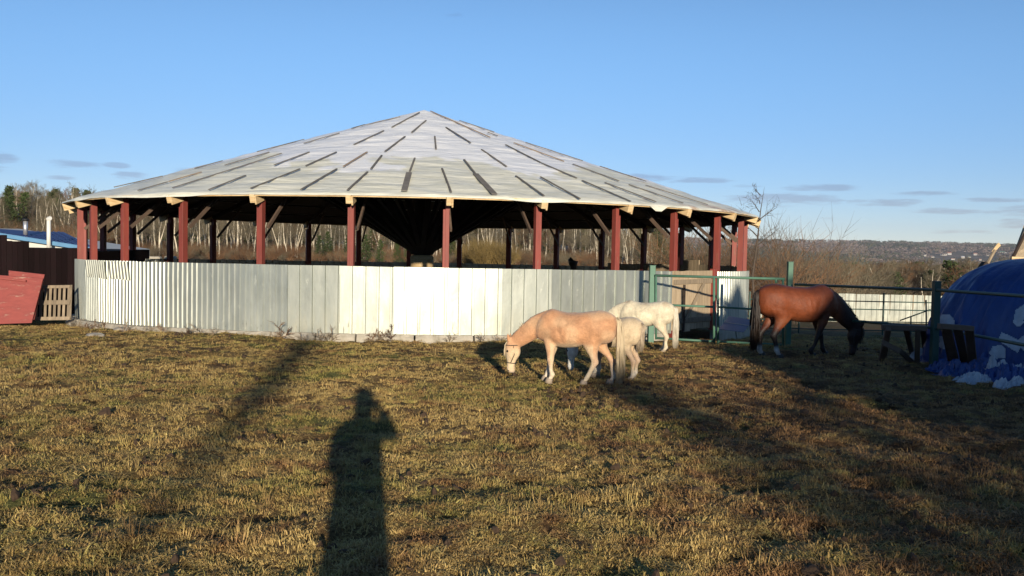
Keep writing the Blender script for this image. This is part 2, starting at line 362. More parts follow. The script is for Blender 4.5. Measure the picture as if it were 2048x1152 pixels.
# ---------------------------------------------------------------- object helpers
def tag(o, label=None, cat=None, group=None, kind=None):
    if label: o['label'] = label
    if cat: o['category'] = cat
    if group: o['group'] = group
    if kind: o['kind'] = kind
    return o
def empty(name, loc, label=None, cat=None, group=None, kind=None, rz=0.0):
    o = bpy.data.objects.new(name, None); COL.objects.link(o)
    o.location = loc; o.rotation_euler = (0, 0, rz); o.empty_display_size = .2
    return tag(o, label, cat, group, kind)
class MB:
    def __init__(s): s.v = []; s.f = []
    def add(s, vs, fs):
        n = len(s.v); s.v += [tuple(v) for v in vs]; s.f += [tuple(i + n for i in f) for f in fs]; return s
    def box(s, c, size, M=None, bev=0.0):
        hx, hy, hz = size[0] / 2, size[1] / 2, size[2] / 2
        vs = [Vector((x, y, z)) for x in (-hx, hx) for y in (-hy, hy) for z in (-hz, hz)]
        if M is not None: vs = [M @ v for v in vs]
        c = Vector(c)
        return s.add([v + c for v in vs], [(0, 1, 3, 2), (4, 6, 7, 5), (0, 4, 5, 1), (2, 3, 7, 6), (0, 2, 6, 4), (1, 5, 7, 3)])
    def bar(s, a, b, w, h, up=Vector((0, 0, 1))):
        a, b = Vector(a), Vector(b); d = (b - a).normalized()
        sx = d.cross(up)
        if sx.length < 1e-4: sx = d.cross(Vector((1, 0, 0)))
        sx.normalize(); su = sx.cross(d).normalized()
        vs = []
        for p in (a, b):
            for (i, j) in ((-1, -1), (1, -1), (1, 1), (-1, 1)): vs.append(p + sx * (i * w / 2) + su * (j * h / 2))
        return s.add(vs, [(3, 2, 1, 0), (4, 5, 6, 7), (0, 1, 5, 4), (1, 2, 6, 5), (2, 3, 7, 6), (3, 0, 4, 7)])
    def tube(s, pts, rads, n=6, cap=True, flat=1.0):
        pts = [Vector(p) for p in pts]; vs = []; fs = []
        if isinstance(rads, (int, float)): rads = [rads] * len(pts)
        ref = None
        for i, p in enumerate(pts):
            d = (pts[min(i + 1, len(pts) - 1)] - pts[max(i - 1, 0)]).normalized()
            if ref is None:
                ref = d.cross(Vector((0, 1, 0)))
                if ref.length < .1: ref = d.cross(Vector((1, 0, 0)))
            ref = (ref - d * ref.dot(d)).normalized(); bi = d.cross(ref)
            for k in range(n):
                a = 2 * PI * k / n
                vs.append(p + (ref * math.cos(a) + bi * math.sin(a) * flat) * rads[i])
        for i in range(len(pts) - 1):
            for k in range(n):
                a, b = i * n + k, i * n + (k + 1) % n
                fs.append((a, b, b + n, a + n))
        if cap: fs.append(tuple(range(n))[::-1]); fs.append(tuple(range((len(pts) - 1) * n, len(pts) * n)))
        return s.add(vs, fs)
    def prism(s, poly, d):                      # poly: 3D points, extruded by vector d
        n = len(poly); d = Vector(d)
        vs = [Vector(p) for p in poly] + [Vector(p) + d for p in poly]
        return s.add(vs, [tuple(range(n))[::-1], tuple(range(n, 2 * n))] + [(i, (i + 1) % n, n + (i + 1) % n, n + i) for i in range(n)])
    def mesh(s, name, origin=(0, 0, 0), smooth=False):
        me = bpy.data.meshes.new(name); o = Vector(origin)
        me.from_pydata([(v[0] - o.x, v[1] - o.y, v[2] - o.z) for v in s.v], [], s.f); me.update()
        if smooth: me.polygons.foreach_set('use_smooth', [True] * len(me.polygons))
        return me
    def build(s, name, m, parent=None, smooth=False, loc=None, bevel=0.0, fixn=True):
        # vertices are in world metres; origin of the object is loc (default: the parent's location)
        base = Vector(loc) if loc is not None else (parent.location.copy() if parent else Vector((0, 0, 0)))
        me = s.mesh(name, base, smooth)
        if fixn or bevel:
            bm = bmesh.new(); bm.from_mesh(me)
            if fixn: bmesh.ops.recalc_face_normals(bm, faces=bm.faces)
            if bevel:
                bmesh.ops.bevel(bm, geom=[e for e in bm.edges], offset=bevel, segments=1, affect='EDGES')
            bm.to_mesh(me); bm.free()
            if smooth: me.polygons.foreach_set('use_smooth', [True] * len(me.polygons))
        me.materials.append(m)
        o = bpy.data.objects.new(name, me); COL.objects.link(o)
        if parent:
            o.parent = parent; o.location = base - parent.location
        else: o.location = base
        return o
def copy_tree(o, parent=None):
    c = o.copy(); COL.objects.link(c); c.parent = parent
    for ch in list(o.children): copy_tree(ch, c)
    return c
def rz(a): return Matrix.Rotation(a, 3, 'Z')

# ---------------------------------------------------------------- ground
def build_ground():
    angs = list(np.radians(np.concatenate([np.arange(-180, -34, 4.0), np.arange(-34, 34.001, 0.17), np.arange(36, 180, 4.0)])))
    rad = [0.3, 1.0, 1.8, 2.6]
    while rad[-1] < 45: rad.append(rad[-1] * 1.0105)
    while rad[-1] < 400: rad.append(rad[-1] * 1.04)
    while rad[-1] < 9000: rad.append(rad[-1] * 1.06)
    A, Rr = np.meshgrid(np.array(angs), np.array(rad))
    X = Rr * np.sin(A); Y = Rr * np.cos(A); Z = G(X, Y)
    nr, na = X.shape
    vs = np.stack([X.ravel(), Y.ravel(), Z.ravel()], 1)
    vs = np.vstack([vs, [[0, 0, 0]]])
    i = np.arange(nr - 1)[:, None] * na; j = np.arange(na)[None, :]; j2 = (j + 1) % na
    q = np.stack([i + j, i + j2, i + na + j2, i + na + j], -1).reshape(-1, 4)
    c = len(vs) - 1
    tris = [(c, (k + 1) % na, k) for k in range(na)]
    me = bpy.data.meshes.new('ground')
    me.from_pydata(vs.tolist(), [], [tuple(r[::-1]) for r in q.tolist()] + tris); me.update()
    me.polygons.foreach_set('use_smooth', [True] * len(me.polygons))
    if me.polygons[len(me.polygons) // 3].normal.z < 0: me.flip_normals()
    me.materials.append(m_ground)
    o = bpy.data.objects.new('ground', me); COL.objects.link(o); o['kind'] = 'structure'
build_ground()

# ---------------------------------------------------------------- the round pen: numbers fitted to the photograph
CX, CY = -2.813, 31.155
RP, RE = 9.762, 10.176
ZT = -0.8995 + 1.6; ZR = 0.4243 + 1.6; ZA = 3.833 + 1.6; ZE = ZR + 0.17; TL = -0.0224
PH = 0.1406; NP = 30
def pen(a, r, z): return Vector((CX + r * math.sin(a), CY - r * math.cos(a), z))
def pt_(a, r, z): return Vector((CX + r * math.sin(a), CY - r * math.cos(a), z - TL * r * math.cos(a)))   # the building leans a little with its site
def project(P):
    q = Vector(P) - Vector((0, 0, CAM_Z)); d = q.dot(CF)
    return 1024 + q.dot(CR) / d * FPX, 576 - q.dot(CU) / d * FPX
def ang_px(px, R, z):
    lo, hi = -1.22, 1.22
    best = min(np.linspace(lo, hi, 1500), key=lambda a: abs(project(pt_(a, R, z))[0] - px))
    return float(best)
front_px = [163, 180, 250, 368, 523, 704, 893, 1072, 1229, 1345, 1432, 1484.5]
raft_px = [128, 141.6, 215, 337.6, 504.7, 696, 897.5, 1088, 1260, 1378, 1469, 1519]
pa_ = {}; ra_ = {}
for k in range(-6, 24):
    a = PH + 2 * PI * k / NP; pa_[k] = a; ra_[k] = a
    if -4 <= k <= 4:
        pa_[k] = ang_px(front_px[k + 6], RP, ZT); ra_[k] = ang_px(raft_px[k + 6], RE, ZR)
ks = list(range(-6, 24))
def zbase(a): return -2.531 + 1.6 + 0.0019 * RP * math.sin(a) + 0.0411 * RP * math.cos(a)
def sheet_z0(a):
    fr = max(0.0, math.cos(a)); return zbase(a) if math.cos(a) > 0 else zbase(a) * .7 + zbase(PI / 2) * .3
def sheet_z1(a):
    return ZT - TL * RP * math.cos(a)
pav = empty('round_pavilion', (CX, CY, g0(CX, CY)), 'large round timber pavilion with white sheeted conical roof on red posts', 'pavilion')
def roofz(r): return ZA + (ZE - ZA) * r / RE

# posts (each of doubled planks), rafters, braces, struts
for k in ks:
    a, ar = pa_[k], ra_[k]
    rad_v = Vector((math.sin(a), -math.cos(a), 0)); tan_v = Vector((math.cos(a), math.sin(a), 0))
    b0 = pen(a, RP, sheet_z0(a) - .25); top = pt_(a, RP, roofz(RP) - .16)
    w = .152 if -4 <= k <= 4 else .21
    M_ = rz(a)
    mbp = MB(); mbp.box((b0 + top) / 2, (w * .55, .15, top.z - b0.z), M_)
    mbp.box((b0 + top) / 2 + tan_v * (w * .44) * (-1 if k < 1 else 1) - Vector((0, 0, .11)), (w * .36, .13, top.z - b0.z - .22), M_)
    mbp.build('post', m_red, pav, bevel=.004)
    mr_ = MB(); t = pt_(ar, RE, ZE - .10); cpt = pt_(ar, .35, roofz(.35) - .10)
    side = Vector((math.cos(ar), math.sin(ar), 0))
    mr_.bar(t, t + (cpt - t) * .955, .10, .17)
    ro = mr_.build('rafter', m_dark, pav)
    tip = MB(); dv = (cpt - t).normalized()
    tip.bar(t - dv * .012, t + dv * .42, .112, .182)
    tip.bar(t - dv * .0 - Vector((0, 0, .035)) + side * .075, t + dv * .34 - Vector((0, 0, .035)) + side * .075, .035, .19)
    tip.build('rafter_tip', m_board, pav, bevel=.004)
    br = MB(); p0 = pt_(a, RP - .10, roofz(RP) - .82); p1 = pt_(a, RP - 1.35, roofz(RP - 1.35) - .20)
    off = tan_v * .09 * (1 if k < 1 else -1)
    br.bar(p0 + off, p1 + off, .045, .075); br.build('knee_brace', m_brace, pav)
    stt = MB(); s0 = pt_(ar, .22, 1.12); s1 = pt_(ar, 4.75, roofz(4.75) - .22)
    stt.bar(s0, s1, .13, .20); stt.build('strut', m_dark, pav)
# central column with pale sleeve at its foot
MB().tube([(CX, CY, g0(CX, CY) - .1), (CX, CY, ZA - .25)], .26, 12).build('central_column', m_dark, pav, smooth=True)
MB().tube([(CX, CY, .55), (CX, CY, .93), (CX, CY, .99)], [.36, .36, .30], 14).build('column_collar', m_board, pav, smooth=True)
MB().tube([(CX, CY, 1.0), (CX, CY, 1.3)], [.34, .50], 14).build('strut_ring', m_dark, pav, smooth=True)
# boards nailed ring-wise under the cover
K0 = (ZA - ZE) / RE
for ri in range(9):
    r = 9.7 - ri * .95
    for i, k in enumerate(ks):
        a0, a1 = ra_[k], ra_[ks[(i + 1) % 30]]
        if a1 < a0: a1 += 2 * PI
        z = roofz(r) - .035
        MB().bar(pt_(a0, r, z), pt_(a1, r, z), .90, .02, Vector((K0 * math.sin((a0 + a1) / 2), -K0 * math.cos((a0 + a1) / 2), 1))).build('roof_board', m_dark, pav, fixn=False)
# eave boards: bright yellow edge
for i, k in enumerate(ks):
    a0, a1 = ra_[k], ra_[ks[(i + 1) % 30]]
    if a1 < a0: a1 += 2 * PI
    e = .006
    MB().bar(pt_(a0 + e, RE - .02, ZE - .014), pt_(a1 - e, RE - .02, ZE - .014), .035, .055).build('eave_board', m_board, pav, fixn=False)
# roof cover
def wr(a, r):
    x, y = np.sin(a) * r, np.cos(a) * r
    return (vnoise(r * 2.6 + vnoise(x * .5, y * .5, 15) * 6, a * r * .45, 11) * .045 + vnoise(r * 7 + vnoise(x, y, 16) * 4, a * r * 1.1, 12) * .03
            + vnoise(x * 3, y * 3, 13) * .02) * np.clip(r / 1.2, 0, 1)
def rlin(a):
    # polygonal roof: the surface between two rafters is a flat facet
    for i, k in enumerate(ks):
        a0, a1 = ra_[k], ra_[ks[(i + 1) % 30]]
        if a1 < a0: a1 += 2 * PI
        aa = a
        while aa < a0 - 1e-9: aa += 2 * PI
        while aa >= a0 + 2 * PI: aa -= 2 * PI
        if a0 <= aa <= a1: return math.cos((a1 - a0) / 2) / math.cos(aa - (a0 + a1) / 2)
    return 1
AS = []
for i, k in enumerate(ks):
    a0, a1 = ra_[k], ra_[ks[(i + 1) % 30]]
    if a1 < a0: a1 += 2 * PI
    for j in range(10): AS.append(a0 + (a1 - a0) * j / 10)
nA = len(AS); RS = [0.0] + list(np.linspace(.25, RE + .03, 84)) 
vs = []; fs = []
FL = [rlin(a) for a in AS]
WR = wr(np.array(AS)[None, :], np.array(RS)[:, None])
for ri, r in enumerate(RS):
    for i, a in enumerate(AS):
        rr = r * (1 + (FL[i] - 1) * 1.0)
        hang = 0
        zz = roofz(r) + .03 + float(WR[ri, i])
        if ri == len(RS) - 1: zz -= .012
        vs.append(pt_(a, rr, zz))
base = len(vs)
for i, a in enumerate(AS):
    dr = .035 + max(0, float(vnoise(np.array(a * 9), np.array(3.), 21))) * .10 + (.11 if abs(project(pt_(a, RE, ZE))[0] - 1318) < 7 and math.cos(a) > 0 else 0)
    vs.append(pt_(a, (RE + .045) * FL[i], ZE - dr + .02))
for ri in range(len(RS) - 1):
    for i in range(nA):
        j = (i + 1) % nA
        fs.append((ri * nA + i, ri * nA + j, (ri + 1) * nA + j, (ri + 1) * nA + i))
for i in range(nA):
    j = (i + 1) % nA; r0 = (len(RS) - 1) * nA
    fs.append((r0 + i, r0 + j, base + j, base + i))
mbr = MB(); mbr.add(vs, fs)
cov = mbr.build('roof_cover', m_roof, pav, smooth=True, loc=(CX, CY, 0), fixn=True)
# battens that hold the sheeting down, read from the photograph onto the cone
def on_cone(px, py):
    d = pix_dir(px, py); o = Vector((0, 0, CAM_Z)); K = (ZA - ZE) / RE
    # z = ZA - K r
    lo, hi = 18.0, 60.0; prev = None
    for i in range(1600):
        t = lo + (hi - lo) * i / 1600; p = o + d * t
        v = p.z - (ZA - K * math.hypot(p.x - CX, p.y - CY) + TL * (p.y - CY))
        if prev is not None and v < 0: return p
        prev = v
    return None
bat = [(389.6,341.4,444.5,326.2),(228,379,325,357),(276,386,335,369),(338,368,402.5,349),(345,381,497,333),(417.5,385,491,356),(450,335,538,309),
 (497,333,563,311.5),(514.5,307.7,608,283),(502,382,599.4,343),(548.6,335,618,309),(602,385,673.6,343),(612,336.5,672.6,309),(608,291,678.5,270.5),
 (687,338,734,309),(708,293.6,767.4,265.7),(703,261,729,253.4),(730,254,799.6,237.5),(695,386,735,349),(742,343,763.5,315.5),(770,307.7,810,277.4),
 (784,258.4,838.7,229),(823,269.6,852,245),(819,349.6,829.5,321),(869.5,277,872,303),(892,259,941,290),(861,226,980,279),(919,245,988,268),(976,269,995,276),
 (884,342,902,390),(928,324,951,353),(963,303.5,1013,338),(1011,294,1081.6,330),(1028,290,1127.5,327),(1051.6,289,1165.5,326),(1083.6,331,1153.5,361),
 (1031.7,357,1087.6,397),(1081,359,1159.5,403),(1146,333,1237.7,366.6),(1200,337,1292,367),(1164.5,366,1261,408),(1210,370,1311.5,408.7),(1258,374,1366,411),
 (1291,375,1415,414),(1327,378,1458,414),(660,269,700,260)]
wide = [(808.4,387,818,350.6),(951,353,989,394)]
for li, w in ((bat, .042), (wide, .13)):
    for q, (x0, y0, x1, y1) in enumerate(li):
        p, r_ = on_cone(x0, y0), on_cone(x1, y1)
        if p is None or r_ is None: continue
        up = Vector((0, 0, .062)); e = (r_ - p).normalized()
        MB().bar(p + up, r_ + up, w, .02).build('batten', (m_strip2 if q in (14, 26, 3, 33) and w < .1 else m_strip), pav)
K_ = (ZA - ZE) / RE
for i in range(40):                                     # the far side of the roof
    a = PI + (i - 20) / 20 * 1.55; r = 2 + (i * 37 % 60) / 10
    p = pt_(a, r, ZA - K_ * r + .062); q = pt_(a, r + 1.6, ZA - K_ * (r + 1.6) + .062)
    MB().bar(p, q, .055, .03).build('batten', m_strip, pav)

# ---------------------------------------------------------------- pen wall of steel sheets on a concrete footing
fen = empty('round_pen_wall', (CX, CY, g0(CX, CY) - .01), 'galvanised sheet steel wall around the round pavilion on a concrete footing', 'fence')
def profile(width, kind):
    # (u across, v outwards) polyline
    pts = []
    if kind == 'A': pitch, hgt, w1, w2, w3 = .145, .024, .055, .018, .054
    else: pitch, hgt, w1, w2, w3 = .285, .034, .222, .009, .045
    u = 0
    while u < width - 1e-6:
        for du, v in ((0, 0), (w1, 0), (w1 + w2, hgt), (w1 + w2 + w3, hgt)):
            if u + du <= width + 1e-6: pts.append((u + du, v))
        u += pitch
    if pts[-1][0] < width - .01: pts.append((width, 0 if kind != 'B' else 0))
    return pts
def sheet(p0, p1, z0a, z0b, z1a, z1b, kind, name='metal_sheet', m_=None, push=0.0, tilt=0.0, parent=None, dents=.006):
    p0 = Vector((p0.x, p0.y, 0)); p1 = Vector((p1.x, p1.y, 0)); d = p1 - p0; Lw = d.length; d.normalize()
    nrm = Vector((d.y, -d.x, 0))
    pr = profile(Lw, kind); nz = 9; vs = []; fs = []; n = len(pr)
    sd = random.random() * 100
    zc = min(z0a, z0b)
    U = np.array([q[0] for q in pr]); V = np.array([q[1] for q in pr])
    for iz in range(nz + 1):
        t = iz / nz; Fz = U / Lw
        Zs = (z0a + (z0b - z0a) * Fz) * (1 - t) + (z1a + (z1b - z1a) * Fz) * t
        D = V + push + vnoise(U * 2.2 + sd, Zs * 2.0, 31) * dents * 2 + vnoise(U * 4 + sd, Zs * .7, 32) * dents * 1.5 + tilt * t
        for k_ in range(n): vs.append((p0.x + d.x * U[k_] + nrm.x * D[k_], p0.y + d.y * U[k_] + nrm.y * D[k_], float(Zs[k_])))
    for iz in range(nz):
        for i in range(n - 1): fs.append((iz * n + i, iz * n + i + 1, (iz + 1) * n + i + 1, (iz + 1) * n + i))
    mb = MB(); mb.add(vs, fs)
    # thickness: a back skin 1.5 mm behind
    N0 = len(mb.v)
    mb.add([(v[0] - nrm.x * .002, v[1] - nrm.y * .002, v[2]) for v in vs], [f[::-1] for f in fs])
    loc = Vector((p0.x, p0.y, zc))
    return mb.build(name, m_ or m_galv, parent or fen, loc=loc, fixn=False)
RS_ = RP + .115
def wall_run(a0, a1, kind, w, m_=None):
    n = max(1, round((a1 - a0) * RS_ / w))
    for i in range(n):
        b0 = a0 + (a1 - a0) * i / n; b1 = a0 + (a1 - a0) * (i + 1) / n
        tl = random.uniform(-.012, .012)
        sheet(pen(b0, RS_, 0), pen(b1 + .0015, RS_, 0), sheet_z0(b0), sheet_z0(b1), sheet_z1(b0) + random.uniform(-.006, .006), sheet_z1(b1) + random.uniform(-.006, .006),
              kind, m_=m_, push=.003 * (i % 2), tilt=tl)
aA = PH + 2 * PI * -6.2 / NP
aJ, aK, aL = pa_[3], pa_[4], PH + 2 * PI * 5.3 / NP
aJ = ang_px(1343, RS_, 0)
x395 = ang_px(395, RS_, 0); x575 = ang_px(575, RS_, 0)
wall_run(-1.45, x395, 'A', 1.0, m_galvR); wall_run(x395, x575, 'A', 1.0, m_galvR); wall_run(x575, aJ, 'B', 1.12)
aK = ang_px(1428, RS_, 0)
wall_run(aK, 1.50, 'A', 1.0, m_galvR)
# patch sheets screwed over the left corrugation
for (xa, xb, ya, yb) in ((176, 216, 524, 553), (222, 262, 524, 556)):
    b0, b1 = ang_px(xa, RS_, 1.), ang_px(xb, RS_, 1.)
    sheet(pen(b0, RS_, 0), pen(b1, RS_, 0), sheet_z1(b0) - .42, sheet_z1(b1) - .45, sheet_z1(b0) - .01, sheet_z1(b1) - .01, 'A', m_=m_galvR, push=.028, tilt=.05)
# back half: plain dark-side sheets, boards on the right where the sun reaches in
aB = 1.50
wall_run(2.42, 2 * PI - 1.45, 'B', 2.0)
a = aB
while a < 2.42:
    b = a + .0215; z1 = sheet_z1(a) + .13 + random.uniform(-.02, .02) + (.16 if 1.9 < a < 2.0 else 0)
    MB().bar(pen(a, RP - .05, sheet_z0(a) + .0), pen(a, RP - .05, z1), .195, .025, Vector((math.sin(a), -math.cos(a), 0))).build('board', m_oldboard, fen, fixn=False)
    a = b
# concrete footing in rough blocks
a = -1.46
while a < 1.52:
    b = a + random.uniform(.085, .13)
    if aJ - .005 < (a + b) / 2 < aK + .0: a = b; continue
    w0 = .10 + (.16 if a < -.55 else .03) * random.uniform(.5, 1)
    prt = []
    nseg = 6; vs = []; fs = []
    for i in range(nseg + 1):
        aa = a + (b - a - .004) * i / nseg; zt = zbase(aa) + .012; zb = zt - .42 
        jt = [random.uniform(-.018, .018) for _ in range(4)]
        vs += [pen(aa, RS_ - .12, zb), pen(aa, RS_ + w0 + .05 + jt[0], zb), pen(aa, RS_ + w0 + jt[1], zt - .07 + jt[3] * .5), pen(aa, RS_ + w0 - .045 + jt[2], zt + jt[3] * .4 ), pen(aa, RS_ - .12, zt)]
    for i in range(nseg):
        for j in range(5): fs.append((i * 5 + j, i * 5 + (j + 1) % 5, (i + 1) * 5 + (j + 1) % 5, (i + 1) * 5 + j))
    fs += [(0, 1, 2, 3, 4), tuple(nseg * 5 + j for j in (4, 3, 2, 1, 0))]
    mb = MB(); mb.add(vs, fs); mb.build('footing_block', m_conc, fen)
    a = b

# wooden gate of the pen
ZT = sheet_z1((aJ + aK) / 2)
gt = empty('plank_gate', pen((aJ + aK) / 2, RS_, g0(*pen((aJ + aK) / 2, RS_, 0)[:2])), 'pale plank gate of the round pen with a diagonal brace', 'gate')
p0, p1 = pen(aJ, RS_ + .01, 0), pen(aK, RS_ + .01, 0); d = (p1 - p0); Lg = d.length; d.normalize(); nn = Vector((d.y, -d.x, 0))
npk = 7
for i in range(npk):
    u0 = Lg * (i + .5) / npk; c = p0 + d * u0
    zt = ZT + random.uniform(-.03, .02); zb = zbase(aJ) + .02 + random.uniform(-.02, .05)
    MB().bar(c + Vector((0, 0, zb)), c + Vector((0, 0, zt)), Lg / npk - .012, .026, nn).build('plank', m_oldboard, gt, bevel=.003)
for (z, hh, mm) in ((ZT - .06, .14, m_oldboard), (ZT - .25, .11, m_grey), (zbase(aJ) + .28, .12, m_grey)):
    MB().bar(p0 + d * .03 + nn * .032 + Vector((0, 0, z)), p1 - d * .03 + nn * .032 + Vector((0, 0, z)), .03, hh).build('cross_rail', mm, gt, bevel=.003)
MB().bar(p0 + d * (Lg * .28) + nn * .05 + Vector((0, 0, zbase(aJ) + .3)), p1 - d * (Lg * .3) + nn * .05 + Vector((0, 0, ZT - .3)), .03, .09).build('diagonal_brace', m_grey, gt, bevel=.003)
MB().bar(p0 + d * (Lg * .24) + nn * .05 + Vector((0, 0, zbase(aJ) + .02)), p0 + d * (Lg * .24) + nn * .05 + Vector((0, 0, ZT - .32)), .05, .05).build('gate_stile', m_dark, gt, bevel=.003)
for z in (ZT - .25, ZT - .9):
    MB().box(p1 - d * .06 + nn * .055 + Vector((0, 0, z)), (.16, .02, .05), rz(math.atan2(d.y, d.x))).build('hinge', m_dark, gt, bevel=.003)
# red gate post that reaches down to the ground
MB().box(pen(aK - .012, RS_ + .03, (ZT + zbase(aK)) / 2 + .05), (.17, .13, ZT - zbase(aK) + .0), rz(aK)).build('gate_post', m_red, pav, bevel=.004)

# black bucket upended on a stake inside the pen
q = at(1147, 536, 38.0)
bk = empty('rubber_bucket', (q.x, q.y, g0(q.x, q.y)), 'black rubber bucket on a stake inside the round pen, against the birches', 'bucket')
MB().tube([(q.x, q.y, g0(q.x, q.y) - .1), (q.x, q.y, q.z + .1)], .045, 8).build('stake', m_dark, bk)
MB().tube([(q.x, q.y, q.z - .25), (q.x, q.y, q.z + .05), (q.x - .02, q.y, q.z + .12), (q.x - .02, q.y, q.z + .28), (q.x, q.y, q.z + .30)], [.12, .12, .15, .2, .17], 12).build('tub', m_black, bk, smooth=True)

# ---------------------------------------------------------------- green steel railing and its gate
def gfoot(px, Y): 
    p = at(px, 600, Y); return Vector((p.x, p.y, g0(p.x, p.y)))
def post(px, ytop, Y, w, m_, label, pbot=None):
    p = gfoot(px, Y); t = at(px, ytop, Y)
    e = empty('steel_post', p, label, 'post', 'square posts of the green railing')
    MB().box((p.x, p.y, (p.z - .15 + t.z) / 2), (w, w, t.z - p.z + .15), rz(.1)).build('shaft', m_, e, bevel=.006)
    MB().box((p.x, p.y, t.z + .004), (w + .012, w + .012, .008), rz(.1)).build('cap', m_, e)
    return p
post(1303, 531, 22.3, .125, m_green, 'green square steel post between the white pony and the pen sheets')
post(1578, 524, 21.5, .11, m_green, 'green square steel post rising behind the back of the bay horse')
post(1872, 563, 17.4, .115, m_dgreen_shaded, 'green steel post, colour darkened for shade, in front of the blue tarpaulin heap')
gg = empty('steel_gate', gfoot(1435, 22.0), 'green tubular steel gate standing before the plank gate of the pen', 'gate')
def pt(px, py, Y): return at(px, py, Y)
Yg = lambda px: 22.2 - (px - 1310) / 260 * .7
for (x0, y0, x1, y1, r) in ((1310, 551, 1570, 558, .028), (1312, 609, 1430, 614, .024), (1434, 614, 1568, 622, .022), (1312, 676, 1428, 683, .026), (1434, 683, 1568, 690, .026)):
    MB().tube([pt(x0, y0, Yg(x0)), pt(x1, y1, Yg(x1))], r, 8).build('rail', m_green, gg, smooth=True)
for (x, y0, y1, r) in ((1312, 551, 679, .024), (1428, 553, 688, .028), (1436, 553, 688, .024), (1566, 557, 692, .024), (1552, 556, 566, .03)):
    MB().tube([pt(x, y0, Yg(x)), pt(x, y1, Yg(x))], r, 8).build('stile', m_green, gg, smooth=True)
rl = empty('steel_railing', gfoot(1700, 19.6), 'green two-rail steel railing, colour darkened for shade, running past the blue tarpaulin heap', 'railing')
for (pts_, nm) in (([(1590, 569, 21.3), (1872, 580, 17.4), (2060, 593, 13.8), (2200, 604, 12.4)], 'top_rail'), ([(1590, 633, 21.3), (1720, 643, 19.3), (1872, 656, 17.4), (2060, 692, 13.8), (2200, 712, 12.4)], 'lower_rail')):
    MB().tube([at(*q) for q in pts_], .027, 8).build(nm, m_dgreen_shaded, rl, smooth=True)
p2 = at(2200, 600, 12.6); post(2200, 560, 12.6, .11, m_dgreen_shaded, 'green steel post, colour darkened for shade, at the right end of the railing')
# paddock railing beyond
pr = empty('paddock_railing', gfoot(1700, 31.5), 'thin dark green four-rail paddock railing beyond the bay horse', 'railing')
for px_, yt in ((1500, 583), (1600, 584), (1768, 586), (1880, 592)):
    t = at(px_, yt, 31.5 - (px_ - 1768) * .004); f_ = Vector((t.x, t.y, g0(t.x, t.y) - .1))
    MB().tube([f_, t], .03, 6).build('upright', m_dgreen_shaded, pr)
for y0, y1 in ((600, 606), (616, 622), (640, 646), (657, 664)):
    MB().tube([at(1497, y0 - 2, 32.6), at(1890, y1, 31.0)], .018, 6).build('rail', m_dgreen_shaded, pr)
lr = empty('gate_ladder', gfoot(1830, 29), 'dark green slanting rail leaning on the paddock railing by the post', 'railing')
MB().tube([at(1800, 641, 29), at(1861, 619, 29)], .02, 6).build('slanting_rail', m_dgreen_shaded, lr)
MB().tube([at(1852, 600, 29), at(1853, 668, 29)], .025, 6).build('upright', m_dgreen_shaded, lr)
MB().tube([at(1822, 633, 29), at(1822, 668, 29)], .02, 6).build('upright', m_dgreen_shaded, lr)

# far steel sheet fence
ff = empty('sheet_fence', (*at(1700, 640, 60).xy, g0(*at(1700, 640, 60).xy)), 'long pale steel sheet fence beyond the paddock, in the valley light', 'fence')
xs = np.linspace(1440, 2100, 30)
for i in range(29):
    a = at(xs[i], 600, 62 - i * .12); b = at(xs[i + 1], 600, 62 - (i + 1) * .12)
    yt = 583 + (xs[i] - 1490) * .022; yt2 = 583 + (xs[i + 1] - 1490) * .022
    za, zb = at(xs[i], yt, a.y).z, at(xs[i + 1], yt2, b.y).z
    ya = 648 + (xs[i] - 1490) * .012; z0 = at(xs[i], ya, a.y).z; z0b = at(xs[i + 1], 648 + (xs[i + 1] - 1490) * .012, b.y).z
    sheet(a, b, z0, z0b, za + random.uniform(-.02, .02), zb, 'B', m_=m_lamp, parent=ff, tilt=random.uniform(-.06, .06))
    MB().box((a.x, a.y + .06, (z0 + za) / 2 - .15), (.07, .07, za - z0 + .3)).build('fence_post', m_grey, ff)

# blue-grey sheet lying tilted by the gate
q = [at(1437, 658, 24.0), at(1487, 664, 23.7), at(1507, 640, 24.3), at(1458, 632, 24.6)]
bs = empty('plastic_sheet', (q[0].x, q[0].y, g0(q[0].x, q[0].y)), 'blue-grey plastic sheet lying tilted on the ground by the pen gate', 'sheet')
MB().prism(q, (0, .01, -.012)).build('panel', m_sheetB, bs, bevel=.003)
MB().bar(q[0].lerp(q[3], .5) + Vector((0, -.01, .01)), q[1].lerp(q[2], .5) + Vector((0, -.01, .01)), .03, .01).build('seam', m_white, bs)

# ---------------------------------------------------------------- left: red boards, pallet, dark shed, blue-roofed house
Yr = 24.6
rb1 = empty('red_board', gfoot(30, Yr), 'large red plywood board leaning out at the left, the front one of two', 'board', 'red boards leaning by the shed')
MB().prism([at(-60, 650, Yr), at(63, 646, Yr), at(86, 557, Yr + .35), at(-60, 546, Yr + .35)], (0, .03, .004)).build('sheet_panel', m_redply, rb1, bevel=.004)
MB().bar(at(-50, 550, Yr + .27), at(52, 562, Yr + .27), .03, .05).build('edge_strip', m_redply, rb1, bevel=.004)
rb2 = empty('red_board', gfoot(40, Yr + .5), 'taller red board propped behind the front one beside the pallet', 'board', 'red boards leaning by the shed')
MB().prism([at(18, 640, Yr + .1), at(68, 640, Yr + .1), at(89, 549, Yr + .55), at(17, 541, Yr + .55)], (0, .03, .004)).build('sheet_panel', m_redply, rb2, bevel=.004)
Yp = 25.2
pl = empty('wooden_pallet', gfoot(105, Yp), 'weathered wooden pallet standing on edge between the red boards and the pen', 'pallet')
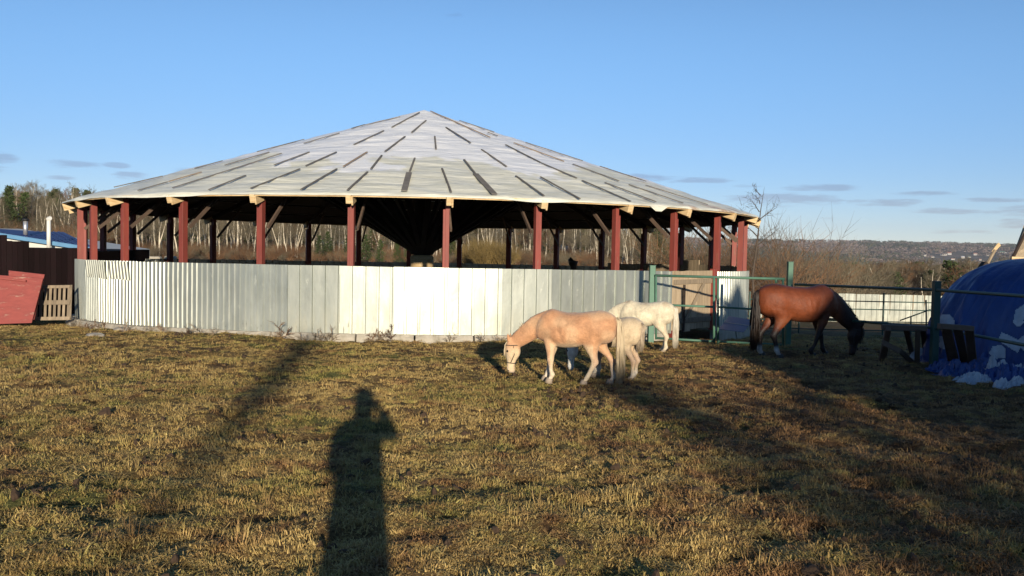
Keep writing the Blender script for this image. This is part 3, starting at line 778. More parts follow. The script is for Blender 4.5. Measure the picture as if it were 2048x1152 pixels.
for i in range(8):
    xa = 70 + i * 9.2; w = 5.2 if i < 7 else 9
    MB().prism([at(xa - 1.5, 640, Yp), at(xa + w - 1.5, 640, Yp), at(xa + w + 1, 571 - i * .2, Yp + .22), at(xa + 1, 572 - i * .2, Yp + .22)], (0, .022, .002)).build('slat', m_grey, pl, bevel=.003)
for (ya, yb) in ((571, 577), (601, 610), (634, 641)):
    t0 = (640 - ya) / 69 * .22; t1 = (640 - yb) / 69 * .22
    MB().prism([at(68, yb, Yp + t1 - .03), at(139, yb - 1, Yp + t1 - .03), at(140, ya - 1, Yp + t0 - .03), at(69, ya, Yp + t0 - .03)], (0, .026, 0)).build('stringer', m_grey, pl, bevel=.003)

sh = empty('dark_shed', gfoot(60, 29.5), 'low shed with near-black plank wall left of the round pen', 'shed')
tops = lambda x: 470 if x < 14 else (482 if x < 57 else 496)
for i, x in enumerate(np.arange(-140, 178, 11.0)):
    Y = 29.0 + (x > 150) * 1.5
    a = at(x, 600, Y); b = at(x + 10.6, 600, Y); zt = at(x, tops(x + 5) + random.uniform(-.6, .6), Y).z
    zb = g0(a.x, a.y) - .1
    MB().prism([(a.x, Y, zb), (b.x, Y, zb), (b.x, Y, zt), (a.x, Y, zt)], (0, .03 + .01 * (i % 2), 0)).build('plank', m_tar, sh)
a = at(-140, 470, 29.0); b = at(178, 500, 29.2)
MB().prism([(a.x, 29.06, -1.3), (b.x, 29.06, -1.3), (b.x, 29.06, b.z - .05), (a.x, 29.06, b.z - .05)], (0, 5.0, 0)).build('shed_body', m_tar, sh)

bh = empty('blue_roofed_house', (*at(60, 500, 44).xy, g0(*at(60, 500, 44).xy)), 'low house with blue sheet roof and white wall behind the dark shed', 'house')
pA, pB = at(-120, 452, 43), at(190, 505, 43)
MB().prism([at(-120, 600, 43.3), at(182, 600, 43.3), at(182, 502, 43.3), at(-120, 455, 43.3)], (0, 7, 0)).build('wall', m_white, bh)
MB().prism([at(-120, 448, 42.9), at(192, 497, 42.9), at(192, 504, 42.9), at(-120, 455, 42.9)], (0, .06, 0)).build('fascia', m_roofblue2, bh)
MB().prism([at(-120, 447, 42.95), at(192, 496, 42.95), at(192, 498, 42.95), at(-120, 449, 42.95)], (0, .1, 0)).build('eave_trim', m_roofblue2, bh)
R1 = [at(-120, 447, 43.0), at(192, 496.5, 43.0), at(165, 484, 47.5), at(127, 464, 49.0), at(-120, 461, 49.0)]
mb = MB(); mb.add(R1, [(0, 1, 2, 3, 4)]); mb.add([v - Vector((0, 0, .06)) for v in R1], [(4, 3, 2, 1, 0)]); mb.build('roof', m_roofblue, bh)
for i in range(24):
    f = i / 24; p = R1[0].lerp(R1[1], f); q = R1[4].lerp(R1[3], f)
    MB().bar(p + Vector((0, 0, .02)), q + Vector((0, 0, .02)), .035, .03).build('roof_seam', m_roofblue, bh, fixn=False)
def pipe(px, yb, yt, Y, r, m_, cap, label):
    a, t = at(px, yb, Y), at(px, yt, Y)
    o = MB().tube([a, t], r, 10).build('flue', m_, bh, smooth=True)
    if cap: MB().tube([t - Vector((0, 0, .02)), t + Vector((0, 0, .06)), t + Vector((0, 0, .1))], [r * 1.5, r * 1.6, r * .5], 10).build('flue_cap', m_black, bh, smooth=True)
pipe(51, 470, 441, 45.5, .10, m_pipe, True, '')
pipe(97.5, 497, 440, 42.7, .085, m_wpipe, False, '')
MB().tube([at(96, 440, 42.7), at(99, 437, 42.7), at(94, 438, 42.6)], [.09, .11, .06], 8).build('flue_cap', m_wpipe, bh)

# plank fence seen through the left bays of the pen
pf = empty('plank_fence', (*at(250, 520, 43).xy, g0(*at(250, 520, 43).xy)), 'grey plank fence seen through the left bays of the pavilion', 'fence')
for i, x in enumerate(np.arange(206, 292, 5.2)):
    a = at(x, 505 + random.uniform(-.7, .7), 43.5); MB().box((a.x, a.y, (a.z - 1.3) / 2), (.10, .025, a.z + 1.3)).build('plank', m_oldboard, pf)
for i, (x0, x1) in enumerate(((270, 322), (330, 352))):
    a, b = at(x0, 517, 41.6), at(x1, 517, 41.6)
    o = MB().box(((a.x + b.x) / 2, a.y, (a.z + g0(a.x, a.y)) / 2), (b.x - a.x, .3, a.z - g0(a.x, a.y) + .2)).build('concrete_block', m_conc, None, bevel=.04)
    o.location = (0, 0, 0)
    tag(o, ['wide', 'short'][i] + ' pale concrete block behind the left side of the pen, seen between red posts', 'block', 'concrete blocks behind the pen')

# ---------------------------------------------------------------- blue tarpaulin heap and timber on the right
hc = at(2112, 640, 17.9); HX, HY = hc.x, 17.9; HZ = g0(HX, HY)
def heap(u, v):                                       # u azimuth, v 0 foot .. 1 top
    # superellipse cap that bulges low down
    th = v * PI / 2
    rr = 2.16 * (math.cos(th) ** .62 if v < 1 else 0) * (1 + .0 * v)
    z = 1.93 * (math.sin(th) ** .95)
    x, y = math.cos(u), math.sin(u)
    n = float(vnoise(np.array(u * 3.2), np.array(v * 3), 41)) * .16 + (float(vnoise(np.array(u * 13 + v * 3), np.array(v * 1.6), 42)) * .13 + float(vnoise(np.array(u * 30 - v * 9), np.array(v * 3), 43)) * .08) * (1 - v * .7)
    rr *= 1 + n * .6
    return Vector((HX + rr * x * 1.0, HY + rr * y * .78, HZ + z + n * .05))
tp = empty('tarpaulin_heap', (HX, HY, HZ), 'hay heap under a bulging blue tarpaulin with white print at the right edge', 'heap')
NU, NV = 260, 44; vs = []; fs = []
for j in range(NV + 1):
    for i in range(NU): vs.append(heap(2 * PI * i / NU, j / NV * .985))
for j in range(NV):
    for i in range(NU):
        k = (i + 1) % NU; fs.append((j * NU + i, j * NU + k, (j + 1) * NU + k, (j + 1) * NU + i))
fs.append(tuple(NV * NU + i for i in range(NU)))
mb = MB(); mb.add(vs, fs); mb.build('tarpaulin', m_tarp, tp, smooth=True)
from mathutils.bvhtree import BVHTree
heap_tree = BVHTree.FromPolygons([tuple(v) for v in vs], fs)
def on_heap(px, py):
    return heap_tree.ray_cast(Vector((0, 0, CAM_Z)), pix_dir(px, py))[0]
def print_patch(poly):
    # grid of the polygon's bounding box mapped on the tarpaulin, kept where inside
    xs_, ys_ = [p[0] for p in poly], [p[1] for p in poly]; st = 2.2
    nx, ny = int((max(xs_) - min(xs_)) / st) + 2, int((max(ys_) - min(ys_)) / st) + 2
    def inside(x, y):
        c = False; n = len(poly)
        for i in range(n):
            x1, y1 = poly[i]; x2, y2 = poly[(i + 1) % n]
            if (y1 > y) != (y2 > y) and x < (x2 - x1) * (y - y1) / (y2 - y1) + x1: c = not c
        return c
    P = {}; mb = MB(); F = []
    for i in range(nx + 1):
        for j in range(ny + 1):
            x, y = min(xs_) + i * st, min(ys_) + j * st; q = on_heap(x, y)
            if q is None: continue
            P[i, j] = (len(mb.v)); mb.v.append(tuple(q + (Vector((0, 0, CAM_Z)) - q).normalized() * .022))
    for i in range(nx):
        for j in range(ny):
            if inside(min(xs_) + (i + .5) * st, min(ys_) + (j + .5) * st) and all(k in P for k in ((i, j), (i + 1, j), (i + 1, j + 1), (i, j + 1))):
                mb.f.append((P[i, j], P[i + 1, j], P[i + 1, j + 1], P[i, j + 1]))
    if mb.f:
        o = mb.build('printed_mark', m_tarpW, tp, smooth=True)
for poly in ([(1874, 640), (1884, 629), (1900, 630), (1909, 640), (1909, 651), (1874, 652)],
             [(1873, 672), (1885, 672), (1893, 688), (1890, 700), (1878, 694), (1872, 684)],
             [(2026, 646), (2031, 620), (2052, 606), (2070, 600), (2070, 622), (2052, 628), (2046, 642), (2052, 640), (2042, 652), (2034, 654)],
             [(1996, 681), (2003, 664), (2046, 684), (2036, 706)], [(2030, 688), (2044, 672), (2066, 668), (2066, 700), (2046, 700)],
             [(1978, 706), (1986, 692), (2004, 690), (2012, 700), (2010, 716), (1992, 718)]):
    print_patch(poly)
# crumpled skirt of the tarpaulin
def crumple(cx, cy, rx, ry, h, m_, seed):
    mb = MB(); n = 34; P = []
    for j in range(n + 1):
        for i in range(n + 1):
            x, y = (i / n - .5) * 2, (j / n - .5) * 2; r = math.hypot(x, y)
            k = max(0, 1 - r ** 3)
            n1 = float(vnoise(np.array(x * 2.2 + seed + y), np.array(y * 2.2), 51)); n2 = float(vnoise(np.array(x * 7 + seed - y * 4), np.array(y * 6), 52)) + float(vnoise(np.array(x * 15 + seed), np.array(y * 13), 54)) * .6
            zz = (.42 + n1 * .8 - abs(n2) * .85 + .2 * (.5 - abs(n1))) * h * math.sqrt(k)
            wx = float(vnoise(np.array(x * 4 + seed), np.array(y * 4), 53)) * .12
            X, Y = cx + (x + wx) * rx, cy + (y + wx) * ry
            P.append((X, Y, g0(X, Y) - .03 + zz))
    fs = [(j * (n + 1) + i, j * (n + 1) + i + 1, (j + 1) * (n + 1) + i + 1, (j + 1) * (n + 1) + i) for j in range(n) for i in range(n)]
    mb.add(P, fs); return mb.build('skirt_fold', m_, tp)
for s, (px, py, rx, ry, h, w) in enumerate(((1850, 718, .28, .3, .36, 1), (1878, 724, .35, .45, .5, 0), (1905, 738, .45, .4, .5, 0), (1935, 750, .45, .4, .42, 0), (1962, 752, .4, .4, .5, 0), (1990, 757, .24, .3, .55, 1),
                                            (2020, 762, .45, .4, .5, 0), (2050, 762, .28, .3, .45, 1), (2085, 768, .5, .4, .4, 0), (1945, 762, .3, .25, .25, 1), (2000, 740, .5, .3, .7, 0), (2030, 772, .3, .25, .3, 1))):
    p = gp(px, py); crumple(p.x, p.y, rx, ry, h, m_tarpW if w else m_tarp, s * 7.7)
# rough trestle bench in front of the railing
def trestle(name, pts, w, m_, label, cat, partnames):
    p = pts[0][0]; e = empty(name, (p[0], p[1], g0(p[0], p[1])), label, cat)
    for (a, b), nm, ww in zip(pts, partnames, w): MB().bar(a, b, ww[0], ww[1]).build(nm, m_, e, bevel=.006)
    return e
def gz(px, py): 
    p = gp(px, py); return p
Yt = 17.6
trestle('sawhorse', [(at(1764, 654, Yt), at(1852, 657, Yt - .1)), (at(1777, 657, Yt - .15), gp(1762, 722)), (at(1777, 657, Yt + .15), gp(1768, 712)), (at(1812, 656, Yt - .1), gp(1826, 712)),
        (at(1836, 657, Yt - .15), gp(1834, 728)), (at(1846, 657, Yt + .15), gp(1852, 712)), (at(1765, 685, Yt - .1), at(1800, 702, Yt - .1)), (at(1800, 702, Yt - .1), gp(1826, 726))],
        [(.16, .09)] + [(.09, .09)] * 5 + [(.04, .09)] * 2, m_brace, 'dark rough timber sawhorse with splayed legs left of the tarpaulin heap', 'sawhorse',
        ['top_beam', 'leg', 'leg', 'leg', 'leg', 'leg', 'tie', 'tie'])
Yt = 15.4
trestle('timber_frame', [(at(1878, 652, Yt), at(1945, 657, Yt)), (at(1893, 656, Yt), gp(1915, 741)), (at(1915, 656, Yt + .1), gp(1934, 742)), (at(1938, 657, Yt), gp(1948, 745)), (at(1890, 662, Yt + .3), gp(1905, 735))],
        [(.14, .08), (.13, .05), (.13, .05), (.13, .05), (.1, .05)], m_brace, 'dark upright plank frame leaning against the front of the tarpaulin heap', 'frame',
        ['top_beam', 'plank', 'plank', 'plank', 'plank'])
# timber behind the heap: leaning dark pole with pale board end, and a little pitched roof
Yw = 21.5
lp = empty('leaning_pole', gfoot(1940, Yw), 'dark leaning pole tipped with a pale board above the tarpaulin heap', 'pole')
MB().bar(at(1925, 600, Yw), at(1975, 528, Yw), .2, .2).build('beam', m_dark, lp, bevel=.01)
MB().tube([gfoot(1952, Yw), at(1968, 540, Yw), at(1990, 500, Yw)], .035, 6).build('pole', m_grey, lp)
MB().prism([at(1983, 503, Yw), at(1989, 504, Yw), at(2002, 491, Yw), at(1998, 485, Yw), at(1994, 488, Yw)], (.02, .05, 0)).build('board_end', m_board, lp, bevel=.004)
sr = empty('small_shelter', gfoot(2080, 22.5), 'small shelter with olive pitched roof and pale beam behind the tarpaulin heap', 'shelter')
Ys = 22.5
MB().prism([at(2028, 520, Ys), at(2180, 528, Ys), at(2150, 430, Ys + .8), at(2052, 455, Ys + .8)], (.0, .1, .06)).build('roof_slope', m_oldboard, sr)
MB().prism([at(2180, 528, Ys + .05), at(2182, 528, Ys + 2.4), at(2150, 430, Ys + 1.2), at(2150, 430, Ys + .85)], (.05, 0, .02)).build('roof_slope', m_oldboard, sr)
MB().bar(at(2022, 518, Ys - .1), at(2190, 524, Ys - .1), .08, .11).build('beam', m_board, sr, bevel=.005)
MB().bar(at(2018, 530, Ys - .2), at(2058, 452, Ys + .6), .05, .07).build('verge_board', m_dark, sr, bevel=.005)
for x in (2032, 2175): MB().bar(gfoot(x, Ys), at(x, 520, Ys), .1, .1).build('leg', m_grey, sr)

# ---------------------------------------------------------------- trees
MINR = .009
def branch(out, p, d, L, r, lvl, maxl, rnd, spread, up, kids, seg=3):
    pts = [Vector(p)]; d = Vector(d).normalized(); rads = [r]
    for i in range(seg):
        d = (d + Vector((rnd.gauss(0, .13), rnd.gauss(0, .13), rnd.gauss(0, .08) + up))).normalized()
        pts.append(pts[-1] + d * L / seg); rads.append(r * (1 - .78 * (i + 1) / seg))
    out[min(lvl, len(out) - 1)].tube(pts, rads, 4 if lvl == 0 else 3, cap=False)
    if lvl < maxl:
        for q in range(kids[lvl]):
            t = rnd.uniform(.25, 1.0); i = min(seg - 1, int(t * seg)); f = t * seg - i
            o = pts[i].lerp(pts[i + 1], f); ax = (pts[i + 1] - pts[i]).normalized()
            side = Vector((rnd.gauss(0, 1), rnd.gauss(0, 1), rnd.gauss(0, .5))); side = (side - ax * side.dot(ax)).normalized()
            nd = ax * math.cos(spread) + side * math.sin(spread)
            branch(out, o, nd, L * rnd.uniform(.42, .7), max(r * .42 * (1 - .5 * t), MINR), lvl + 1, maxl, rnd, spread * rnd.uniform(.8, 1.2), up, kids, 2)
def birch_meshes(seed, H, r0, lean=0.03, fork=False):
    rnd = random.Random(seed); T, W = MB(), MB()
    pts = [Vector((0, 0, -.3))]; d = Vector((rnd.gauss(0, lean), rnd.gauss(0, lean), 1)); n = 8
    for i in range(n):
        d = (d + Vector((rnd.gauss(0, lean * 1.5), rnd.gauss(0, lean * 1.5), .08))).normalized(); pts.append(pts[-1] + d * H / n)
    T.tube(pts, [r0 * (1 - .88 * (i / n) ** .9) for i in range(n + 1)], 6, cap=False)
    if fork:
        i = 2; q = [pts[i]]; dd = Vector((rnd.choice((-1, 1)) * .35, .1, 1)).normalized()
        for j in range(5): dd = (dd + Vector((rnd.gauss(0, .05), rnd.gauss(0, .05), .06))).normalized(); q.append(q[-1] + dd * H * .13)
        T.tube(q, [r0 * .7 * (1 - .16 * j) for j in range(6)], 5, cap=False)
    nb = 34
    for k in range(nb):
        t = rnd.uniform(.16, 1) ** .75; f = t * n; i = min(n - 1, int(f)); o = pts[i].lerp(pts[i + 1], f - i)
        a = rnd.uniform(0, 2 * PI); ln = H * (.30 - .22 * t) * rnd.uniform(.6, 1.15)
        dd = Vector((math.cos(a), math.sin(a), .75 + .5 * t))
        branch([W, W, W], o, dd, ln, r0 * .24 * (1.1 - t), 0, 2, rnd, .55, .03, (9, 4), 3)
    return T, W
def pine_meshes(seed, H, r0, crown0=.25, wid=.22):
    rnd = random.Random(seed); T, W = MB(), MB()
    T.tube([(0, 0, -.3), (rnd.gauss(0, .1), 0, H * .5), (rnd.gauss(0, .1), 0, H)], [r0, r0 * .6, .02], 6, cap=False)
    for k in range(46):
        t = crown0 + (1 - crown0) * (k / 46); z = t * H; ln = H * wid * (1.06 - t) ** .7 * rnd.uniform(.7, 1.15)
        for q in range(4):
            a = rnd.uniform(0, 2 * PI); d = Vector((math.cos(a), math.sin(a), rnd.uniform(-.15, .25)))
            T.tube([(0, 0, z), d * ln + Vector((0, 0, z))], [.03, .008], 3, cap=False)
            for s_i in range(9):
                f = rnd.uniform(.3, 1.05); c = d * ln * f + Vector((0, 0, z)) + Vector((rnd.gauss(0, .16), rnd.gauss(0, .16), rnd.gauss(0, .10))) * H * .07
                for w in range(3):
                    u = Vector((rnd.gauss(0, 1), rnd.gauss(0, 1), rnd.gauss(.4, .5))).normalized() * H * .028 * rnd.uniform(.6, 1.3)
                    v = Vector((rnd.gauss(0, 1), rnd.gauss(0, 1), rnd.gauss(0, .4))).normalized() * H * .014
                    W.add([c - v, c + u, c + v], [(0, 1, 2)])
    return T, W
def shrub_meshes(seed, H, n=16, kids=(7, 4), spread=.5, r=.02):
    rnd = random.Random(seed); W = MB()
    for k in range(n):
        a = rnd.uniform(0, 2 * PI); d = Vector((math.cos(a) * .55, math.sin(a) * .55, 1))
        branch([W], Vector((rnd.gauss(0, .2) * H * .3, rnd.gauss(0, .2) * H * .3, -.05)), d, H * rnd.uniform(.6, 1), r * H * .5, 0, 2, rnd, spread, .05, kids, 3)
    return W
def as_mesh(mb, name, m_):
    me = mb.mesh(name); me.materials.append(m_); return me
birches = []
for i in range(7):
    T, W = birch_meshes(100 + i, 11 + (i % 3), .17 + .03 * (i % 3), .03 + .012 * (i % 4), fork=(i % 3 == 1))
    birches.append((as_mesh(T, 'trunk', m_birch), as_mesh(W, 'crown', m_twig), 11 + (i % 3)))
browns = []
for i in range(4):
    T, W = birch_meshes(200 + i, 10, .14, .06, fork=True)
    browns.append((as_mesh(T, 'trunk', m_bark), as_mesh(W, 'crown', m_rust if i % 2 else m_twig), 10))
pines = []
for i in range(4):
    T, W = pine_meshes(300 + i, 11, .2, .10 if i % 2 else .2, .27 if i % 2 else .24)
    pines.append((as_mesh(T, 'trunk', m_bark), as_mesh(W, 'crown', m_pine), 11))
def put_tree(var, name, x, y, s, label, cat, group, z=None, lean=None):
    e = empty(name, (x, y, (g0(x, y) if z is None else z) - .05), label, cat, group)
    for nm, me in (('trunk', var[0]), ('crown', var[1])):
        o = bpy.data.objects.new(nm, me); COL.objects.link(o); o.parent = e
    e.scale = (s, s, s); e.rotation_euler = (random.gauss(0, .03), random.gauss(0, .03) + (lean or 0), random.uniform(0, 6.28))
    return e
ORD = 'first second third fourth fifth sixth seventh eighth ninth tenth eleventh twelfth'.split()
def where(px):
    if px < 130: return 'above the blue roof left of the pavilion'
    for i in range(11):
        if px < front_px[i + 1]: return 'between the %s and %s front posts' % (ORD[i], ORD[i + 1])
    return 'right of the last front post'
# wood behind the pen
def skyline(px):
    return np.interp(px, [-300, 0, 25, 60, 110, 150, 190, 600, 1200, 1330, 1400, 1500], [372, 384, 372, 366, 378, 372, 385, 400, 425, 455, 478, 500])
cnt = 0
for i in range(250):
    px = -160 + 1500 * (i + random.uniform(-.4, .4)) / 250
    Y = random.uniform(118, 175); p = at(px, 480, Y); zg = g0(p.x, p.y)
    want = (at(px, skyline(px), Y).z - zg) * random.uniform(.78, 1.06)
    r = random.random()
    if r < .85:
        v = random.choice(birches); put_tree(v, 'birch_tree', p.x, Y, want / v[2], ('forked' if v in birches[1::3] else 'straight') + ' pale birch in the wood seen ' + where(px), 'tree', 'birches in the wood behind the pen', lean=random.gauss(0, .05))
    else:
        v = random.choice(browns); put_tree(v, 'bare_tree', p.x, Y, want / v[2] * .9, 'brown-stemmed bare tree in the wood seen ' + where(px), 'tree', 'brown trees in the wood behind the pen')
for i, (px, yt, Y) in enumerate([(18, 372, 150), (48, 384, 160), (100, 385, 158), (172, 380, 150), (640, 470, 112), (655, 462, 118), (730, 468, 112), (762, 478, 108), (795, 482, 110), (815, 488, 106), (745, 450, 125), (700, 455, 120), (1290, 455, 150), (1312, 452, 140), (905, 470, 125), (1092, 460, 130), (1328, 462, 150), (20, 400, 140)]):
    p = at(px, 480, Y); want = at(px, yt, Y).z - g0(p.x, p.y)
    put_tree(pines[i % 4] if px < 600 or px > 850 else pines[1 + 2 * (i % 2)], 'pine_tree', p.x, Y, want / 11, ('tall ' if want > 12 else 'low ') + 'green pine in the wood seen ' + where(px), 'tree', 'pines at the edge of the wood')

# geometry-node scatter for what cannot be counted
def scatter(name, pts, rots, scls, idxs, meshes, kind='stuff', label=None):
    coll = bpy.data.collections.new(name + '_source')
    for i, me in enumerate(meshes):
        o = bpy.data.objects.new('%s_source_%02d' % (name, i), me); coll.objects.link(o)
    me = bpy.data.meshes.new(name)
    me.from_pydata([tuple(p) for p in pts], [], [])
    a = me.attributes.new('rot', 'FLOAT_VECTOR', 'POINT'); a.data.foreach_set('vector', np.asarray(rots, np.float32).ravel())
    a = me.attributes.new('scl', 'FLOAT_VECTOR', 'POINT'); a.data.foreach_set('vector', np.asarray(scls, np.float32).ravel())
    a = me.attributes.new('idx', 'INT', 'POINT'); a.data.foreach_set('value', np.asarray(idxs, np.int32))
    ob = bpy.data.objects.new(name, me); COL.objects.link(ob); ob['kind'] = kind
    if label: ob['label'] = label
    ng = bpy.data.node_groups.new(name, 'GeometryNodeTree')
    ng.interface.new_socket('Geometry', in_out='INPUT', socket_type='NodeSocketGeometry')
    ng.interface.new_socket('Geometry', in_out='OUTPUT', socket_type='NodeSocketGeometry')
    gi, go = ng.nodes.new('NodeGroupInput'), ng.nodes.new('NodeGroupOutput')
    ip = ng.nodes.new('GeometryNodeInstanceOnPoints'); ci = ng.nodes.new('GeometryNodeCollectionInfo')
    ci.inputs['Collection'].default_value = coll; ci.inputs['Separate Children'].default_value = True; ci.inputs['Reset Children'].default_value = True
    def na(nm, t):
        n = ng.nodes.new('GeometryNodeInputNamedAttribute'); n.data_type = t; n.inputs['Name'].default_value = nm; return n.outputs['Attribute']
    lk = ng.links
    lk.new(gi.outputs[0], ip.inputs['Points']); lk.new(ci.outputs[0], ip.inputs['Instance']); ip.inputs['Pick Instance'].default_value = True
    lk.new(na('idx', 'INT'), ip.inputs['Instance Index'])
    e2r = ng.nodes.new('FunctionNodeEulerToRotation'); lk.new(na('rot', 'FLOAT_VECTOR'), e2r.inputs[0]); lk.new(e2r.outputs[0], ip.inputs['Rotation'])
    lk.new(na('scl', 'FLOAT_VECTOR'), ip.inputs['Scale']); lk.new(ip.outputs[0], go.inputs[0])
    md = ob.modifiers.new('scatter', 'NODES'); md.node_group = ng
    return ob

# joined tree meshes with two materials for the deep wood
def joined(var):
    a, b = var[0], var[1]
    va = [tuple(v.co) for v in a.vertices]; vb = [tuple(v.co) for v in b.vertices]
    me = bpy.data.meshes.new('wood_tree')
    me.from_pydata(va + vb, [], [tuple(p.vertices) for p in a.polygons] + [tuple(i + len(va) for i in p.vertices) for p in b.polygons])
    me.materials.append(a.materials[0]); me.materials.append(b.materials[0])
    me.polygons.foreach_set('material_index', [0] * len(a.polygons) + [1] * len(b.polygons))
    return me
JB = [joined(v) for v in birches]; JN = [joined(v) for v in browns]; JP = [joined(v) for v in pines]
J = JB + JN + JP; JH = [v[2] for v in birches] + [10] * 4 + [11] * 4
P_, R_, S_, I_ = [], [], [], []
for i in range(900):
    px = -350 + 1700 * random.random(); Y = random.uniform(172, 300); p = at(px, 480, Y); zg = g0(p.x, p.y)
    want = (at(px, skyline(px), Y).z - zg) * random.uniform(.75, 1.0)
    k = random.choice(range(7)) if random.random() < .45 else (random.choice(range(7, 11)) if random.random() < .8 else random.choice(range(11, 15)))
    s = want / JH[k]; P_.append((p.x, Y, zg)); R_.append((0, 0, random.uniform(0, 6))); S_.append((s, s, s)); I_.append(k)
scatter('birch_woods', P_, R_, S_, I_, J)
# valley wood below, right
P_, R_, S_, I_ = [], [], [], []
near_valley = []
for i in range(1500):
    px = random.uniform(1290, 2250); t = random.random() ** 1.3; Y = 190 + 420 * t; p = at(px, 500, Y); zg = g0(p.x, p.y)
    ytop = np.interp(px, [1290, 1500, 1700, 2048, 2250], [505, 520, 530, 522, 522]) + random.uniform(-6, 22) - 12 * t
    want = at(px, ytop, Y).z - zg
    if want < 5: want = 5
    want = min(want, 22)
    u = random.random()
    if i % 9 == 0 and len(near_valley) < 80 and 1480 < px < 2060: near_valley.append((px, p.x, Y, want)); continue
    k = random.choice(range(7)) if u < .36 else (random.choice(range(7, 11)) if u < .93 else random.choice(range(11, 15)))
    s = want / JH[k]; P_.append((p.x, Y, zg)); R_.append((0, 0, random.uniform(0, 6))); S_.append((s * 1.25, s * 1.25, s)); I_.append(k)
for (px, x, Y, want) in near_valley:
    v = random.choice(birches); put_tree(v, 'birch_tree', x, min(Y, 330), want / v[2] * .95, 'pale bare birch in the valley wood ' + ('directly above the bay horse' if px < 1700 else 'between the bay horse and the shade-darkened green post' if px < 1872 else 'above the left flank of the tarpaulin heap'), 'tree', 'birches in the valley wood')
scatter('valley_woods', P_, R_, S_, I_, J)
# distant wooded slopes: rounded bare crowns and dark conifers
crown_m = []
for i in range(3):
    rnd = random.Random(500 + i); mb = MB()
    for k in range(26):
        c = Vector((rnd.gauss(0, 2.4), rnd.gauss(0, 2.4), rnd.uniform(4, 12)))
        for w in range(3):
            u = Vector((rnd.gauss(0, 1), rnd.gauss(0, 1), rnd.gauss(.6, .8))).normalized() * rnd.uniform(1.5, 3); v = Vector((rnd.gauss(0, 1), rnd.gauss(0, 1), rnd.gauss(0, .4))).normalized() * 1.1
            mb.add([c - v, c + u, c + v], [(0, 1, 2)])
    crown_m.append(mb)
m_fard = mat('far_bare_wood', (.20, .155, .135), .95, rnd=.35); m_farg = mat('far_conifer_wood', (.06, .07, .045), .95, rnd=.35)
cm = [as_mesh(crown_m[0], 'far_crown', m_fard), as_mesh(crown_m[1], 'far_crown', m_fard), as_mesh(crown_m[2], 'far_crown', m_farg)]
P_, R_, S_, I_ = [], [], [], []
n_ = 0
while n_ < 16000:
    px = random.uniform(1150, 2350); Y = 600 * (5200 / 600) ** random.random(); d_ = pix_dir(px, 490); x = d_.x / d_.y * Y
    cl = vnoise(np.array(x / 260), np.array(Y / 420), 61)
    vil = math.exp(-((px - 1925) / 110) ** 2) * math.exp(-((Y - 3300) / 700) ** 2)
    if random.random() < vil * 1.3: continue
    zg = g0(x, Y); s = random.uniform(.8, 1.3) * (1 + Y / 5000); k = 2 if cl > .02 + random.uniform(-.15, .15) else random.choice((0, 1))
    P_.append((x, Y, zg)); R_.append((0, 0, random.uniform(0, 6))); S_.append((s * 1.5, s * 1.5, s * .9)); I_.append(k); n_ += 1
scatter('hillside_woods', P_, R_, S_, I_, cm)
# village houses on the far slope
m_hw = mat('village_wall', (.42, .40, .37), .8, rnd=.25); m_hr = [mat('village_roof_grey', (.22, .21, .22), .7), mat('village_roof_red', (.25, .10, .07), .7), mat('village_roof_green', (.08, .14, .11), .7), mat('village_roof_pale', (.5, .5, .5), .6)]
vil = [(1885, 507, 16, 6, 'long white'), (1898, 506, 9, 7, 'tall white'), (2003, 505, 12, 8, 'bright white two-storey'), (2010, 506, 8, 6, 'small white'), (2030, 503, 7, 7, 'narrow pale'), (1950, 507, 9, 6, 'cream'),
       (1920, 534, 13, 5, 'low white'), (1925, 513, 8, 5, 'grey-roofed'), (1865, 512, 7, 4, 'brown'), (1905, 516, 8, 4, 'squat cream'), (1938, 512, 7, 4, 'little pale'), (1787, 514, 14, 3, 'flat pale'), (1850, 509, 7, 4, 'faint grey'),
       (1960, 517, 6, 4, 'tiny white'), (1975, 508, 6, 5, 'greenish'), (1870, 522, 9, 4, 'isolated low')]
for i, (px, py, w, h, wd) in enumerate(vil):
    d_ = pix_dir(px, py + 4); t = 900.0
    while t < 6000 and CAM_Z + d_.z * t > g0(d_.x * t, d_.y * t): t += 20
    Y = d_.y * t; s = Y / FPX; W_, H_ = w * s * .85, h * s * .55
    c = Vector((d_.x * t, Y, g0(d_.x * t, Y) + H_))
    e = empty('village_house', (c.x, c.y, c.z - H_), wd + ' village house with pitched roof on the distant wooded slope', 'house', 'village houses on the far slope')
    MB().box((c.x, c.y, c.z - H_ / 2 - 2), (W_, W_ * .7, H_ + 4)).build('wall', m_hw, e)
    o_ = Vector((c.x - W_ / 2 - .6, c.y - W_ * .4, c.z)); q_ = Vector((W_ + 1.2, 0, 0)); rh = H_ * .55
    MB().prism([o_, o_ + Vector((0, W_ * .8, 0)), o_ + Vector((0, W_ * .4, rh))], q_).build('roof', m_hr[i % 4], e)
    for j in range(3):
        MB().box((c.x - W_ * .3 + W_ * .3 * j, c.y - W_ * .35 - .05, c.z - H_ * .45), (W_ * .12, .1, H_ * .35)).build('window', m_black, e)

